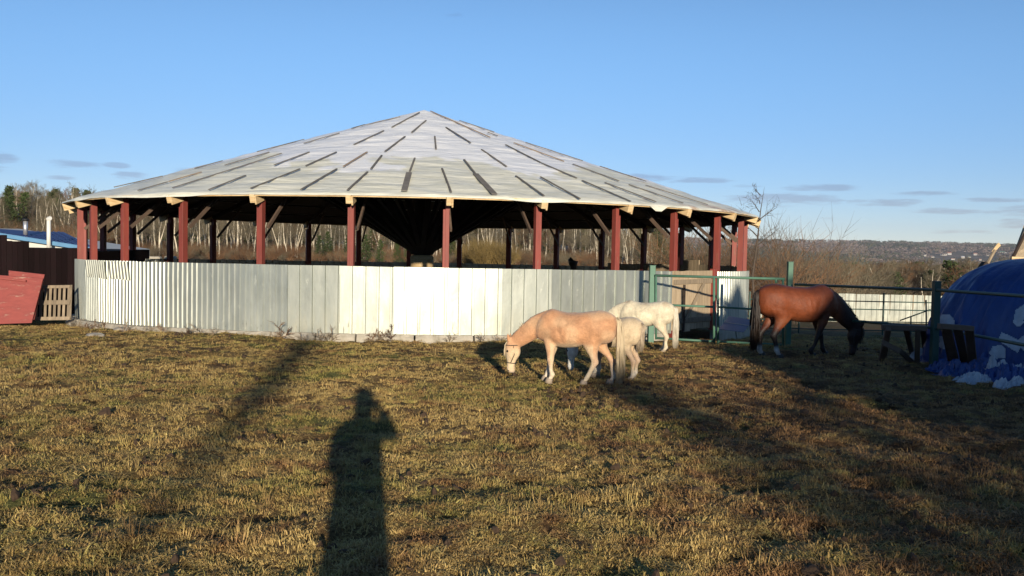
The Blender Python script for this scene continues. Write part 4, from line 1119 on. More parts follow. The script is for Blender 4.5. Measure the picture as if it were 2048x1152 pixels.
# brush along the wood's edge and behind the pen
SH = [as_mesh(shrub_meshes(400 + i, 3.0, 18), 'brush', [m_rust, m_twig, m_ochre, m_rust][i % 4]) for i in range(4)]
P_, R_, S_, I_ = [], [], [], []
for i in range(1500):
    px = random.uniform(-300, 1420); Y = random.uniform(104, 185); p = at(px, 500, Y); s = random.uniform(.25, .5) * (2.4 if px < 190 or px > 1300 else 1.0) * (.7 if Y < 118 else 1)
    P_.append((p.x, Y, g0(p.x, Y))); R_.append((0, 0, random.uniform(0, 6))); S_.append((s * 1.3, s * 1.3, s)); I_.append(random.choice((0, 1, 1, 3, 0)) )
for i in range(60):
    px = random.gauss(978, 22); Y = random.uniform(100, 112); p = at(px, 500, Y); s = random.uniform(.4, .75)
    P_.append((p.x, Y, g0(p.x, Y))); R_.append((0, 0, random.uniform(0, 6))); S_.append((s, s, s)); I_.append(2)
scatter('undergrowth', P_, R_, S_, I_, SH)
# individual shrubs beyond the right of the pen
gx = [(1500, 60, 3.0, 0), (1535, 56, 3.2, 0), (1570, 66, 3.4, 1), (1610, 62, 3.0, 0), (1660, 66, 3.3, 1), (1395, 60, 3.4, 0), (1425, 55, 3.3, 1), (1370, 66, 3.6, 3), (1470, 54, 3.0, 3), (1700, 70, 3.0, 1), (1750, 74, 2.8, 1), (1640, 75, 3.6, 3), (1590, 78, 4.0, 1), (1490, 72, 4.2, 3)]
for i, (px, Y, h, k) in enumerate(gx):
    p = at(px, 560, Y); me = SH[k]
    o = bpy.data.objects.new('bare_shrub', me); COL.objects.link(o); o.location = (p.x, Y, g0(p.x, Y)); s = h / 3
    o.scale = (s * 1.3, s * 1.3, s * 1.15); o.rotation_euler.z = i
    tag(o, ('rusty' if k in (0, 3) else 'grey') + ' bare shrub ' + ('seen through the last bays of the pavilion' if px < 1484 else 'just right of the last red post' if px < 1560 else 'behind the back of the bay horse' if px < 1680 else 'above the neck of the bay horse') + ', %s' % ('the taller' if h > 3.25 else 'the slender lower' if Y > 57 else 'the lower'), 'shrub', 'bare shrubs on the slope')
# the taller bare tree past the right eave, and slim saplings
T, W = birch_meshes(900, 8.4, .11, .02, fork=True)
rnd = random.Random(902); T2, W2 = MB(), MB()
T2.tube([(0, 0, -.3), (.1, 0, 1.2), (-.05, 0, 3), (.2, 0, 5), (.35, 0, 6.8), (.55, 0, 8.2)], [.12, .10, .085, .055, .03, .006], 6, cap=False)
for k in range(13):
    t = .22 + .06 * k; z = t * 8.2; a = rnd.choice((0.2, -.3, 3.0, 3.4, 1.5, 2.4, -1.0)); ln = 3.4 * (1.15 - t) * rnd.uniform(.7, 1.2)
    branch([T2, W2, W2], Vector((.04 * z, 0, z)), Vector((math.cos(a), math.sin(a), .35 + .5 * t)), ln, .035, 0, 2, rnd, .8, .03, (8, 4), 5)
p = at(1505, 600, 41); e = empty('bare_fruit_tree', (p.x, p.y, g0(p.x, p.y)), 'leafless tree with crooked twigs reaching above the right eave of the pavilion', 'tree')
for nm, mb_, mm in (('trunk', T2, m_bark), ('crown', W2, m_bark)):
    me = as_mesh(mb_, nm, mm); o = bpy.data.objects.new(nm, me); COL.objects.link(o); o.parent = e
want = at(1510, 365, 41).z - g0(p.x, p.y); e.scale = (want / 8.2 * .88, want / 8.2 * .88, want / 8.2 * .97)
for i, (px, yt, Y) in enumerate(((1565, 452, 44), (1588, 440, 46), (1630, 452, 48), (1560, 430, 42))):
    rnd = random.Random(930 + i); mb = MB(); H_ = 4.0
    for k in range(3): branch([mb], Vector((rnd.gauss(0, .1), rnd.gauss(0, .1), -.1)), Vector((rnd.gauss(0, .15), rnd.gauss(0, .15), 1)), H_ * rnd.uniform(.8, 1), .045, 0, 2, rnd, .45, .06, (7, 4), 6)
    p = at(px, 600, Y); me = as_mesh(mb, 'sapling', m_bark); o = bpy.data.objects.new('sapling', me); COL.objects.link(o); o.location = (p.x, Y, g0(p.x, Y))
    w_ = (at(px, yt, Y).z - g0(p.x, Y)) / H_ * .72; o.scale = (w_, w_, w_)
    tag(o, ['first', 'tallest forked', 'last and rightmost', 'thin one nearest the eave'][i] + ' leafless sapling against the far hill behind the bay horse', 'sapling', 'saplings behind the bay horse')

# ---------------------------------------------------------------- horses
def loft(sections, axis_dirs=None, n=20):
    # sections: (center Vector, up Vector, side Vector, half_up, half_side); closed shell
    vs, fs = [], []
    for (c, u, s, hu, hs, e) in sections:
        for k in range(n):
            a = 2 * PI * k / n; ca, sa = math.cos(a), math.sin(a)
            vs.append(c + s * (hs * math.copysign(abs(ca) ** e, ca)) + u * (hu * math.copysign(abs(sa) ** e, sa)))
    for i in range(len(sections) - 1):
        for k in range(n):
            fs.append((i * n + k, i * n + (k + 1) % n, (i + 1) * n + (k + 1) % n, (i + 1) * n + k))
    fs.append(tuple(range(n))[::-1]); fs.append(tuple((len(sections) - 1) * n + k for k in range(n)))
    return vs, fs
def interp_path(keys, m=6):
    # Catmull-Rom through tuples
    out = []; K = [np.array(k, float) for k in keys]
    for i in range(len(K) - 1):
        p0, p1, p2, p3 = K[max(i - 1, 0)], K[i], K[i + 1], K[min(i + 2, len(K) - 1)]
        for j in range(m):
            t = j / m; out.append(.5 * ((2 * p1) + (-p0 + p2) * t + (2 * p0 - 5 * p1 + 4 * p2 - p3) * t * t + (-p0 + 3 * p1 - 3 * p2 + p3) * t ** 3))
    out.append(K[-1]); return out
def horse(name, loc, heading, H, sx, hooves, poll, muz, label, cat, coatf, cm_, hairm, tail, mane=True, halter=None, legk=1.0, fat=1.0, hoof_m=m_hoof, headk=1.0):
    root = empty(name, loc, label, cat, rz=heading)
    def add(mb, vs, fs): mb.add([Vector((v.x, v.y, v.z)) for v in vs], fs)
    mb = MB(); Y_ = Vector((0, 1, 0))
    tr = [(-.535, .80, .05, .045), (-.52, .785, .12, .09), (-.48, .775, .175, .145), (-.40, .775, .215, .195), (-.30, .775, .228, .215), (-.17, .755, .228, .212), (-.04, .73, .232, .225), (.10, .72, .238, .222),
          (.22, .735, .245, .195), (.30, .755, .243, .172), (.38, .75, .205, .155), (.44, .725, .155, .125), (.485, .705, .09, .075)]
    S = []
    for q in interp_path(tr, 4):
        S.append((Vector((q[0] * sx, 0, q[1])), Vector((0, 0, 1)), Y_, q[2] * (1.02 if fat > 1 else 1), q[3] * fat, .92))
    add(mb, *loft(S, n=24))
    # neck
    P = Vector((poll[0], poll[2] if len(poll) > 2 else 0, poll[1])); B = Vector((.26 * sx, 0, .80)); 
    ncrest = B.lerp(P, .5) + Vector((0, 0, .07))
    nk = [(*B, .215, .13), (*(B.lerp(ncrest, .55) + Vector((.0, 0, .012))), .185, .115), (*ncrest, .150, .088), (*ncrest.lerp(P, .55), .120, .07), (*P, .092, .058)]
    pts = interp_path(nk, 4); S = []
    for i, q in enumerate(pts):
        a_, b_ = pts[max(i - 1, 0)], pts[min(i + 1, len(pts) - 1)]
        d = Vector((b_ - a_)[:3]).normalized(); u = Y_.cross(d).normalized() * -1
        if u.z < 0: u = -u
        S.append((Vector(q[:3]), u, Y_, q[3], q[4], .95))
    add(mb, *loft(S, n=20)); crest = [(s[0] + s[1] * (s[3] * .93)) for s in S]
    # head
    Mz = Vector((muz[0], muz[2] if len(muz) > 2 else P.y, muz[1])); hd = (Mz - P); hl = hd.length; hd.normalize()
    hs_ = Y_.copy(); fwd = hd.cross(hs_).normalized()          # forehead side direction
    if fwd.x < 0: fwd = -fwd
    hk = [(-.10, 0, .06, .045), (0, .0, .085, .058), (.13, .002, .098, .068), (.25, -.006, .104, .072), (.40, -.004, .095, .062), (.55, .004, .070, .048), (.70, .006, .056, .042), (.83, .004, .054, .045), (.93, -.002, .050, .044), (1.0, -.006, .034, .032)]
    S = []
    for q in interp_path(hk, 3):
        S.append((P + hd * (q[0] * hl) + fwd * (q[1] * 1.0), fwd, hs_, q[2] * headk, q[3] * headk, .9))
    add(mb, *loft(S, n=18))
    # ears
    back = -hd
    for s in (-1, 1):
        b_ = P + hs_ * (s * .045) + back * .03 + fwd * .055; t = b_ + back * .105 * headk + hs_ * (s * .018) + fwd * .02
        mb.tube([b_, b_.lerp(t, .45), t], [.024, .026, .006], 8)
    # legs
    hoof_list = []
    for (hx, side, kind) in hooves:
        y = side * (.098 if kind == 'f' else .108)
        if kind == 'f':
            ex = .285 * sx; kx = ex + (hx - ex) * .52 + .008; d_ = hx - ex
            K = [(.30 * sx, y * .75, .74, .125, .07), (.285 * sx, y, .58, .088, .062), (ex + d_ * .08, y, .49, .066, .054), (ex + d_ * .30, y, .385, .048, .042), (kx, y, .295, .042, .039), (kx + (hx - kx) * .2, y, .255, .033, .031), (kx + (hx - kx) * .55, y, .17, .0265, .024), (hx - .012, y, .105, .036, .032), (hx + .006, y, .066, .030, .028), (hx + .022, y, .040, .038, .036)]
        else:
            d_ = hx + .40 * sx; st = -.235 * sx + d_ * .12; hk_x = -.425 * sx + d_ * .62; 
            K = [(-.33 * sx, y * .8, .78, .175, .098), (-.31 * sx, y, .66, .165, .094), (st - .035, y, .555, .118, .078), (st * .55 + hk_x * .45, y, .455, .074, .056), (st * .22 + hk_x * .78, y, .375, .050, .041), (hk_x, y, .305, .049, .038), (hk_x + (hx - hk_x) * .2 + .004, y, .25, .036, .031), (hk_x + (hx - hk_x) * .55, y, .175, .030, .027), (hx - .018, y, .105, .038, .034), (hx + .004, y, .066, .031, .029), (hx + .022, y, .040, .038, .036)]
        S = []
        for q in interp_path(K, 4):
            S.append((Vector((q[0], q[1], q[2])), Vector((1, 0, 0)), Y_, q[3] * legk, q[4] * legk, 1.0))
        add(mb, *loft(S, n=16)); hoof_list.append((hx + .024, y))
    me = mb.mesh('body_shell'); 
    me.transform(Matrix.Scale(H, 4))
    o = bpy.data.objects.new('tmp', me); COL.objects.link(o)
    md = o.modifiers.new('r', 'REMESH'); md.mode = 'VOXEL'; md.voxel_size = .0125 * H; md.use_smooth_shade = True
    sm = o.modifiers.new('s', 'SMOOTH'); sm.iterations = 7; sm.factor = .5
    dg = bpy.context.evaluated_depsgraph_get(); ev = o.evaluated_get(dg); nm = bpy.data.meshes.new_from_object(ev)
    bpy.data.objects.remove(o)
    nm.name = 'body'; n = len(nm.vertices); co = np.empty(n * 3); nm.vertices.foreach_get('co', co); co = co.reshape(-1, 3)
    # muscle relief
    nr = np.empty(n * 3); nm.vertices.foreach_get('normal', nr); nr = nr.reshape(-1, 3)
    x, z = co[:, 0] / H / sx, co[:, 2] / H
    rel = -.010 * np.exp(-(((x - .16 - (z - .7) * .25) / .035) ** 2)) * np.exp(-(((z - .68) / .15) ** 2))      # groove behind the shoulder
    rel += -.010 * np.exp(-(((x + .20 + (z - .65) * .3) / .04) ** 2)) * np.exp(-(((z - .66) / .12) ** 2))      # flank hollow
    rel += .006 * np.exp(-(((x - .27) / .05) ** 2) - (((z - .66) / .10) ** 2))
    rel += vnoise(x * 9, z * 9 + np.sign(co[:, 1]) * 7, 71) * .008 + vnoise(x * 24, z * 24 + np.sign(co[:, 1]) * 7, 72) * .003
    rel += .008 * np.exp(-(((x + .33) / .06) ** 2) - (((z - .70) / .10) ** 2)) - .006 * np.exp(-(((x + .37 + (z - .6) * .25) / .02) ** 2)) * np.exp(-(((z - .60) / .12) ** 2))
    rel += .0022 * np.sin(x * 95 + z * 22) * np.exp(-(((x - .02) / .12) ** 2) - (((z - .70) / .12) ** 2))
    co = co + nr * (rel * H)[:, None]
    nm.vertices.foreach_set('co', co.ravel()); nm.polygons.foreach_set('use_smooth', [True] * len(nm.polygons))
    ca = nm.color_attributes.new('Coat', 'FLOAT_COLOR', 'POINT')
    loc_ = co / H; hp = np.array(P); hz = np.array(hd)
    along = ((loc_ - hp) @ hz) / hl; isH = (loc_[:, 0] > P.x - .13) & (loc_[:, 2] < P.z + .12) & (np.abs(loc_[:, 0] - P.x) < .3) & (along > -.25)
    colr = coatf(loc_, isH, along, sx)
    ca.data.foreach_set('color', np.c_[colr, np.ones(n)].astype(np.float32).ravel())
    nm.materials.clear(); nm.materials.append(cm_)
    bo = bpy.data.objects.new('body', nm); COL.objects.link(bo); bo.parent = root
    def part(mbx, nme, mm, smooth=True):
        me = mbx.mesh(nme, (0, 0, 0), smooth); me.transform(Matrix.Scale(H, 4)); me.materials.append(mm)
        q = bpy.data.objects.new(nme, me); COL.objects.link(q); q.parent = root; return q
    for (hx, y) in hoof_list:
        h = MB(); h.tube([(hx - .004, y, .052), (hx + .006, y, .03), (hx + .016, y, -.012)], [.038 * legk, .043 * legk, .052 * legk], 14); part(h, 'hoof', hoof_m)
    for s in (-1, 1):
        ey = P + hd * (hl * .27) + fwd * (.052 * headk) + hs_ * (s * .060 * headk); e_ = MB()
        e_.tube([ey - hs_ * (s * .016), ey - hs_ * (s * .006), ey + hs_ * (s * .006), ey + hs_ * (s * .010)], [.012, .019, .013, .004], 10); part(e_, 'eye', m_black)
        nn_ = P + hd * (hl * .93) + fwd * (.022 * headk) + hs_ * (s * .036 * headk); e_ = MB()
        e_.tube([nn_ - hs_ * (s * .012), nn_ + hs_ * (s * .004)], [.013, .009], 8); part(e_, 'nostril', m_black)
    rnd = random.Random(name + label)
    # mane: strands from the crest falling to one side and along the neck
    if mane:
        mm = MB()
        for i in range(420):
            t = rnd.uniform(0.02, 1.0); f = t * (len(crest) - 1); k = min(len(crest) - 2, int(f)); c = crest[k].lerp(crest[k + 1], f - k)
            side = rnd.choice((-1, 1, 1)) if rnd.random() < .6 else 1
            sd = side * mane; ln = rnd.uniform(.07, .15) * (1 if t > .15 else .6)
            p1 = c + Vector((rnd.gauss(0, .01), sd * .018, .004)); p2 = p1 + Vector((rnd.gauss(0, .02), sd * .018, -ln * .5)); p3 = p2 + Vector((rnd.gauss(0, .02), sd * .012, -ln * .6))
            mm.tube([c - Vector((0, sd * .01, .015)), p1, p2, p3], [.004, .007, .006, .002], 4, flat=.5)
        for i in range(60):                                   # forelock
            c = P + fwd * (.075 * headk) + hs_ * rnd.gauss(0, .02) - hd * .02; ln = rnd.uniform(.12, .24)
            mm.tube([c, c + fwd * .03 + hd * (ln * .3), c + fwd * .025 + hd * (ln * .7) + hs_ * rnd.gauss(0, .02), c + fwd * .02 + hd * ln + hs_ * rnd.gauss(0, .03)], [.005, .007, .006, .002], 4, flat=.5)
        part(mm, 'mane', hairm)
    tl = MB(); dock = Vector((-.515 * sx, 0, .885)); tlen, twid, tback = tail
    for i in range(380):
        a = rnd.uniform(-1, 1); b = rnd.uniform(-1, 1); ln = tlen * rnd.uniform(.55, 1.0)
        p0 = dock + Vector((rnd.gauss(0, .012), a * .022, rnd.gauss(0, .012)))
        pts_ = [p0, p0 + Vector((-.045, a * .01, -.035)), p0 + Vector((-tback * .8 + b * .02, a * twid * .55, -ln * .3)), p0 + Vector((-tback + b * .03, a * twid, -ln * .65)), p0 + Vector((-tback * 1.05 + b * .035, a * twid * 1.05 + rnd.gauss(0, .01), -ln))]
        tl.tube(pts_, [.007, .008, .008, .007, .002], 4, flat=.6)
    part(tl, 'tail', hairm)
    if halter:
        ring_m = halter; hb = MB()
        def ring(t, k_, rr):
            c = P + hd * (hl * t); w = np.interp(t, [q[0] for q in hk], [q[3] for q in hk]) * headk + .005; h_ = np.interp(t, [q[0] for q in hk], [q[2] for q in hk]) * headk + .006
            pts_ = [c + hs_ * (w * math.cos(a)) + fwd * (h_ * math.sin(a)) + hd * k_ * math.sin(a) for a in np.linspace(0, 2 * PI, 25)]
            hb.tube(pts_, rr, 5)
        ring(.66, .0, .006); ring(.06, .01, .006)
        for s in (-1, 1):
            w = .066 * headk
            hb.tube([P + hd * hl * .06 + hs_ * (s * .060) - fwd * .02, P + hd * hl * .36 + hs_ * (s * w) - fwd * .05, P + hd * hl * .66 + hs_ * (s * .045)], .006, 5)
        part(hb, 'halter', ring_m)
    return root
def sstep(a, b, v): t = np.clip((v - a) / (b - a), 0, 1); return t * t * (3 - 2 * t)
def mixc(c0, c1, t): return c0 * (1 - t[:, None]) + np.array(c1)[None, :] * t[:, None]
def coat_palomino(l, isH, al, sx):
    n = len(l); c = np.tile(np.array((.52, .27, .14)), (n, 1))
    nz = vnoise(l[:, 0] * 6, l[:, 2] * 6, 81) + .5
    c = mixc(c, (.60, .375, .215), sstep(.45, .8, nz) * .8)
    c = mixc(c, (.62, .44, .30), sstep(.50, .20, l[:, 2]) * (~isH)); c = mixc(c, (.70, .60, .47), sstep(.30, .12, l[:, 2]) * (~isH) * .9)
    c = mixc(c, (.66, .53, .34), sstep(.58, .50, l[:, 2]) * (~isH) * (np.abs(l[:, 0]) < .3) * .6)
    hm = isH & (al > -.05); c = mixc(c, (.70, .56, .36), hm * sstep(-.1, .5, al) * .8); c = mixc(c, (.45, .36, .30), hm * sstep(.85, 1, al) * .6)
    return c
def coat_grey(l, isH, al, sx):
    n = len(l); c = np.tile(np.array((.56, .44, .29)), (n, 1)); nz = vnoise(l[:, 0] * 9, l[:, 2] * 9 + l[:, 1] * 5, 82) + .5
    c = mixc(c, (.50, .36, .22), sstep(.5, .85, nz) * .8); c = mixc(c, (.50, .34, .23), sstep(.55, .35, l[:, 2]) * sstep(.15, .3, l[:, 2]) * .8 * (~isH))
    c = mixc(c, (.66, .58, .46), sstep(.2, .1, l[:, 2])); c = mixc(c, (.72, .69, .62), isH * 1.0)
    return c
def coat_cream(l, isH, al, sx):
    n = len(l); c = np.tile(np.array((.66, .58, .42)), (n, 1)); nz = vnoise(l[:, 0] * 5 + 3, l[:, 2] * 7 + l[:, 1], 83) + .5
    c = mixc(c, (.52, .40, .26), sstep(.62, .9, nz) * .75); c = mixc(c, (.60, .48, .33), sstep(.35, .15, l[:, 2]) * .5)
    return c
def coat_bay(l, isH, al, sx):
    n = len(l); c = np.tile(np.array((.18, .046, .016)), (n, 1)); nz = vnoise(l[:, 0] * 4, l[:, 2] * 4, 84) + .5
    c = mixc(c, (.05, .014, .009), sstep(.35, .8, nz) * .7); c = mixc(c, (.20, .065, .028), sstep(.60, .50, l[:, 2]) * sstep(.42, .5, l[:, 2]) * .6)
    c = mixc(c, (.05, .018, .012), sstep(.94, 1.0, l[:, 2]) * .5)
    c = mixc(c, (.015, .011, .011), sstep(.45, .34, l[:, 2]) * (~isH) * (l[:, 0] < .62))
    nk = sstep(.50, .72, l[:, 0]); c = mixc(c, (.02, .012, .012), nk * .95);  # near-black neck and head: dark hair, plus barn shade put into the coat
    c = mixc(c, (.50, .46, .42), (sstep(.19, .12, l[:, 2]) * (l[:, 0] < -.1)))
    return c
def hpos(px, py): p = gp(px, py); return (p.x, p.y, g(p.x, p.y) + .012)
HD = math.radians
horse('palomino_pony', hpos(1147, 767), HD(180 - 17), 1.01, 1.10, [(.29, 1, 'f'), (.40, -1, 'f'), (-.20, 1, 'h'), (-.52, -1, 'h')], (.875, .50), (.905, .085),
      'golden palomino pony in profile grazing leftwards with pale tail and dark halter', 'pony', coat_palomino, m_coat_h, m_mane_l, (.86, .085, .075), mane=-1, halter=m_strap, fat=1.12, legk=1.12, headk=1.06)
horse('grey_pony', hpos(1224, 757), HD(180 - 40), .90, 1.05, [(.27, 1, 'f'), (.33, -1, 'f'), (-.46, 1, 'h'), (-.36, -1, 'h')], (.80, .48), (.84, .04),
      'dusty grey-beige pony standing behind the tail of the palomino', 'pony', coat_grey, m_coat_h, m_mane_g, (.42, .03, -.02), mane=1, fat=1.05, legk=1.08)
horse('cream_pony', hpos(1290, 700), HD(180 - 20), 1.0, 1.06, [(.34, 1, 'f'), (.22, -1, 'f'), (-.42, 1, 'h'), (-.34, -1, 'h')], (.88, .52), (.90, .08),
      'creamy white pony farther off between the ponies and the steel wall', 'pony', coat_cream, m_coat_h, m_mane_w, (.80, .06, .05), mane=1, fat=1.08, legk=1.12)
horse('bay_horse', hpos(1594, 710), HD(14), 1.41, 1.16, [(.16, -1, 'f'), (.46, 1, 'f'), (-.35, -1, 'h'), (-.50, 1, 'h')], (.89, .40), (.84, .02),
      'bay horse with black mane and tail grazing in the shade on the right', 'horse', coat_bay, m_coat_b, m_mane_b, (.80, .045, .05), mane=-1, halter=m_strap, fat=1.06, legk=1.1, hoof_m=m_strap)

# ---------------------------------------------------------------- photographer behind the lens (casts the long shadow in front)
def photographer():
    root = empty('person', (-.02, -.36, 0), 'person in hooded coat raising a phone, seen as the long shadow on the grass', 'person')
    def skin(nm, pts, edges, rads, m_, sub=1, rootv=0):
        me = bpy.data.meshes.new(nm); me.from_pydata(pts, edges, []); o = bpy.data.objects.new(nm, me); COL.objects.link(o)
        md = o.modifiers.new('k', 'SKIN'); 
        for i, r in enumerate(rads): me.skin_vertices[0].data[i].radius = (r, r * .85) if isinstance(r, (int, float)) else r
        me.skin_vertices[0].data[rootv].use_root = True
        o.modifiers.new('u', 'SUBSURF').levels = sub
        ev = o.evaluated_get(bpy.context.evaluated_depsgraph_get()); n = bpy.data.meshes.new_from_object(ev); bpy.data.objects.remove(o)
        n.name = nm; n.materials.clear(); n.materials.append(m_); n.polygons.foreach_set('use_smooth', [True] * len(n.polygons))
        q = bpy.data.objects.new(nm, n); COL.objects.link(q); q.parent = root; return q
    pts = [(0, 0, .98), (0, 0, 1.2), (0, 0, 1.40), (0, .01, 1.52), (0, .03, 1.64), (0, .03, 1.74),
           (-.10, 0, .90), (-.11, .01, .50), (-.11, 0, .09), (-.12, .14, .05), (.10, 0, .90), (.11, .01, .50), (.11, 0, .09), (.12, .14, .05),
           (-.19, 0, 1.40), (-.25, .06, 1.15), (-.14, .27, 1.38), (-.07, .33, 1.52), (.17, 0, 1.40), (.25, .12, 1.37), (.18, .25, 1.50), (.10, .33, 1.55)]
    ed = [(0, 1), (1, 2), (2, 3), (3, 4), (4, 5), (0, 6), (6, 7), (7, 8), (8, 9), (0, 10), (10, 11), (11, 12), (12, 13), (2, 14), (14, 15), (15, 16), (16, 17), (2, 18), (18, 19), (19, 20), (20, 21)]
    rd = [.17, .17, .18, .075, .11, .09, .11, .085, .055, .045, .11, .085, .055, .045, .095, .06, .045, .035, .095, .06, .045, .035]
    skin('body', pts, ed, rd, m_skin, 1)
    c = MB(); c.tube([(0, 0, .62), (0, 0, .9), (0, 0, 1.15), (0, 0, 1.36), (0, 0, 1.47), (0, .0, 1.53)], [.20, .19, .185, .195, .15, .09], 20, flat=.85)
    for s, P3 in ((-1, [(-.14, 0, 1.42), (-.20, .06, 1.17), (-.12, .25, 1.37)]), (1, [(.15, 0, 1.42), (.25, .12, 1.37), (.16, .27, 1.52)])):
        c.tube(P3, [.10, .085, .06], 12)
    o = MB(); o.v, o.f = c.v, c.f; o = o.mesh('coat', (0, 0, 0), True); o.materials.append(m_coat); q = bpy.data.objects.new('coat', o); COL.objects.link(q); q.parent = root
    h = MB(); h.tube([(0, .0, 1.50), (0, .01, 1.58), (0, .02, 1.70), (0, .0, 1.80), (0, -.01, 1.85)], [.10, .115, .125, .11, .07], 16)
    me = h.mesh('hood', (0, 0, 0), True); me.materials.append(m_coat); q = bpy.data.objects.new('hood', me); COL.objects.link(q); q.parent = root
    t = MB(); 
    for s in (-1, 1): t.tube([(s * .11, 0, .72), (s * .11, .01, .48), (s * .11, 0, .12)], [.12, .09, .075], 12)
    me = t.mesh('trousers', (0, 0, 0), True); me.materials.append(m_coat); q = bpy.data.objects.new('trousers', me); COL.objects.link(q); q.parent = root
    for s, x0 in ((-1, -.07), (1, .10)):
        hb = MB()
        for f in range(4): hb.tube([(x0, .325, 1.53 + f * .012), (x0 + s * -.02, .335, 1.55 + f * .018), (x0 + s * -.05, .34, 1.555 + f * .018)], [.010, .009, .006], 6)
        hb.tube([(x0, .31, 1.53), (x0 - s * .01, .30, 1.57), (x0 - s * .02, .305, 1.60)], [.012, .010, .007], 6)
        me = hb.mesh('fingers', (0, 0, 0), True); me.materials.append(m_skin); q = bpy.data.objects.new('fingers', me); COL.objects.link(q); q.parent = root
    ph = MB(); ph.box((.06, .33, 1.585), (.15, .009, .075))
    me = ph.mesh('phone'); me.materials.append(m_black); q = bpy.data.objects.new('phone', me); COL.objects.link(q); q.location = root.location
    tag(q, 'dark phone held up in both hands by the person', 'phone')
    return root
photographer()
# buildings and trees behind the camera that throw the shadows
bb = empty('barn', (10, -10, 0), 'barn behind the camera whose shadow covers the right of the paddock', 'barn')
def wall_box(x0, x1, y0, y1, zt, nm='wall'): return MB().box(((x0 + x1) / 2, (y0 + y1) / 2, zt / 2 - .1), (x1 - x0, y1 - y0, zt + .2)).build(nm, m_grey, bb)
wall_box(8.15, 10.35, -14, -8, 4.3); wall_box(10.35, 24, -15, -8.01, 5.75)
MB().prism([(10.45, -8.2, 5.6), (11.6, -8.2, 5.6), (11.5, -8.2, 5.95), (11.2, -8.2, 6.2), (10.95, -8.2, 6.48), (10.72, -8.2, 6.15)], (0, -1.5, 0)).build('shadow_gable', m_dark, bb)  # added roof peak, outlined to throw the pointed shadow on the pen sheet
MB().prism([(8.05, -8, 4.31), (10.34, -8, 4.31), (10.34, -8, 4.46), (9.3, -8, 4.42)], (0, -6, 0)).build('roof', m_dark, bb)
MB().prism([(10.2, -7.9, 5.76), (24.3, -7.9, 5.76), (24.3, -11.5, 6.2), (10.2, -11.5, 6.2)], (0, -.02, .1)).build('roof', m_dark, bb)
MB().box((11.2, -7.98, 1.2), (1.2, .06, 2.3)).build('door', m_dark, bb)
ut = empty('shadow_pole', (4.3, -40, 0), 'unseen pole and drum added behind the camera to cast the soft shadow band', 'pole')
MB().tube([(4.3, -40, -.3), (4.3, -40, 9.8)], [.045, .035], 10).build('pole', m_grey, ut)
MB().tube([(4.3, -40, 7.6), (4.3, -40, 8.4), (4.3, -40, 9.7)], [.08, .19, .25], 14).build('drum', m_pipe, ut)  # invented drum, tapered to shape the soft shadow band on the left grass
MINR = .022
T, W = birch_meshes(950, 5.6, .12, .06, True)
MINR = .009
for i, (x, y, s) in enumerate(((7.1, -20, .9), (9.4, -22, 1.05), (8.3, -17, .85), (7.6, -24, 1.1))):
    e = empty('bare_tree', (x, y, 0), ['nearest left bare', 'rightmost bare', 'lowest bare', 'tallest bare'][i] + ' tree behind the camera shading the lower right grass', 'tree', 'bare trees behind the camera')
    for nm, mb_ in (('trunk', T), ('crown', W)):
        if i == 0:
            me = as_mesh(mb_, nm, m_bark if nm == 'trunk' else m_twig); 
            if nm == 'trunk': meT = me
            else: meW = me
        me = meT if nm == 'trunk' else meW
        o = bpy.data.objects.new(nm, me); COL.objects.link(o); o.parent = e
    e.scale = (s * 1.3, s * 1.3, s); e.rotation_euler.z = i * 1.3

# ---------------------------------------------------------------- grass, weeds, litter
def tuft(seed, n, h, w, lay=.5, rad_=.07):
    rnd = random.Random(seed); mb = MB()
    for i in range(n):
        a = rnd.uniform(0, 2 * PI); r = rad_ * math.sqrt(rnd.random()); b = Vector((math.cos(a) * r, math.sin(a) * r, -.012))
        hh = h * rnd.uniform(.4, 1.15); d = Vector((rnd.gauss(0, 1), rnd.gauss(0, 1), 0)).normalized(); ly = lay * rnd.uniform(.2, 1.5)
        m1 = b + Vector((0, 0, hh * .55)) + d * hh * ly * .35; t = b + Vector((0, 0, hh * max(.15, 1 - ly * .45))) + d * hh * ly
        s = Vector((-d.y, d.x, 0)) * w * rnd.uniform(.7, 1.3)
        if rnd.random() < .4: s = Vector((rnd.gauss(0, 1), rnd.gauss(0, 1), 0)).normalized() * w
        mb.add([b - s, b + s, m1 - s * .8, m1 + s * .8, t], [(0, 1, 3, 2), (2, 3, 4)])
    return as_mesh(mb, 'tuft', m_grass)
TU = [tuft(1, 30, .045, .0026, 1.2), tuft(2, 26, .055, .0028, 1.0), tuft(3, 34, .038, .0030, 1.6), tuft(4, 20, .07, .0026, .7), tuft(5, 30, .05, .0034, 2.0, .10), tuft(6, 24, .06, .0030, .6, .05),
      tuft(7, 14, .15, .0022, .45, .05)]
P_, R_, S_, I_ = [], [], [], []
def rand_field(n, y0, y1, power):
    Y = y0 * (y1 / y0) ** rng.random(n) if power else rng.uniform(y0, y1, n)
    X = (rng.random(n) * 2 - 1) * (Y * .56 + .8); return X, Y
X1, Y1 = rand_field(52000, 3.2, 30, True)
X2, Y2 = rand_field(16000, 3.2, 27, False)
X_ = np.concatenate([X1, X2]); Y_ = np.concatenate([Y1, Y2])
inside = np.hypot(X_ - CX, Y_ - CY) < RS_ + .22
dens = vnoise(X_ / .5, Y_ / .4, 91) + vnoise(X_ / 2.5, Y_ / 2.0, 92)
keep = (~inside) & (dens > -1.0 + rng.random(len(X_)) * .5)
X_, Y_ = X_[keep], Y_[keep]; Z_ = G(X_, Y_)
pn = vnoise(X_ / 1.3, Y_ / 1.1, 93); cl_ = vnoise(X_ / .16, Y_ / .14, 94) + vnoise(X_ / .5, Y_ / .45, 95) * .7
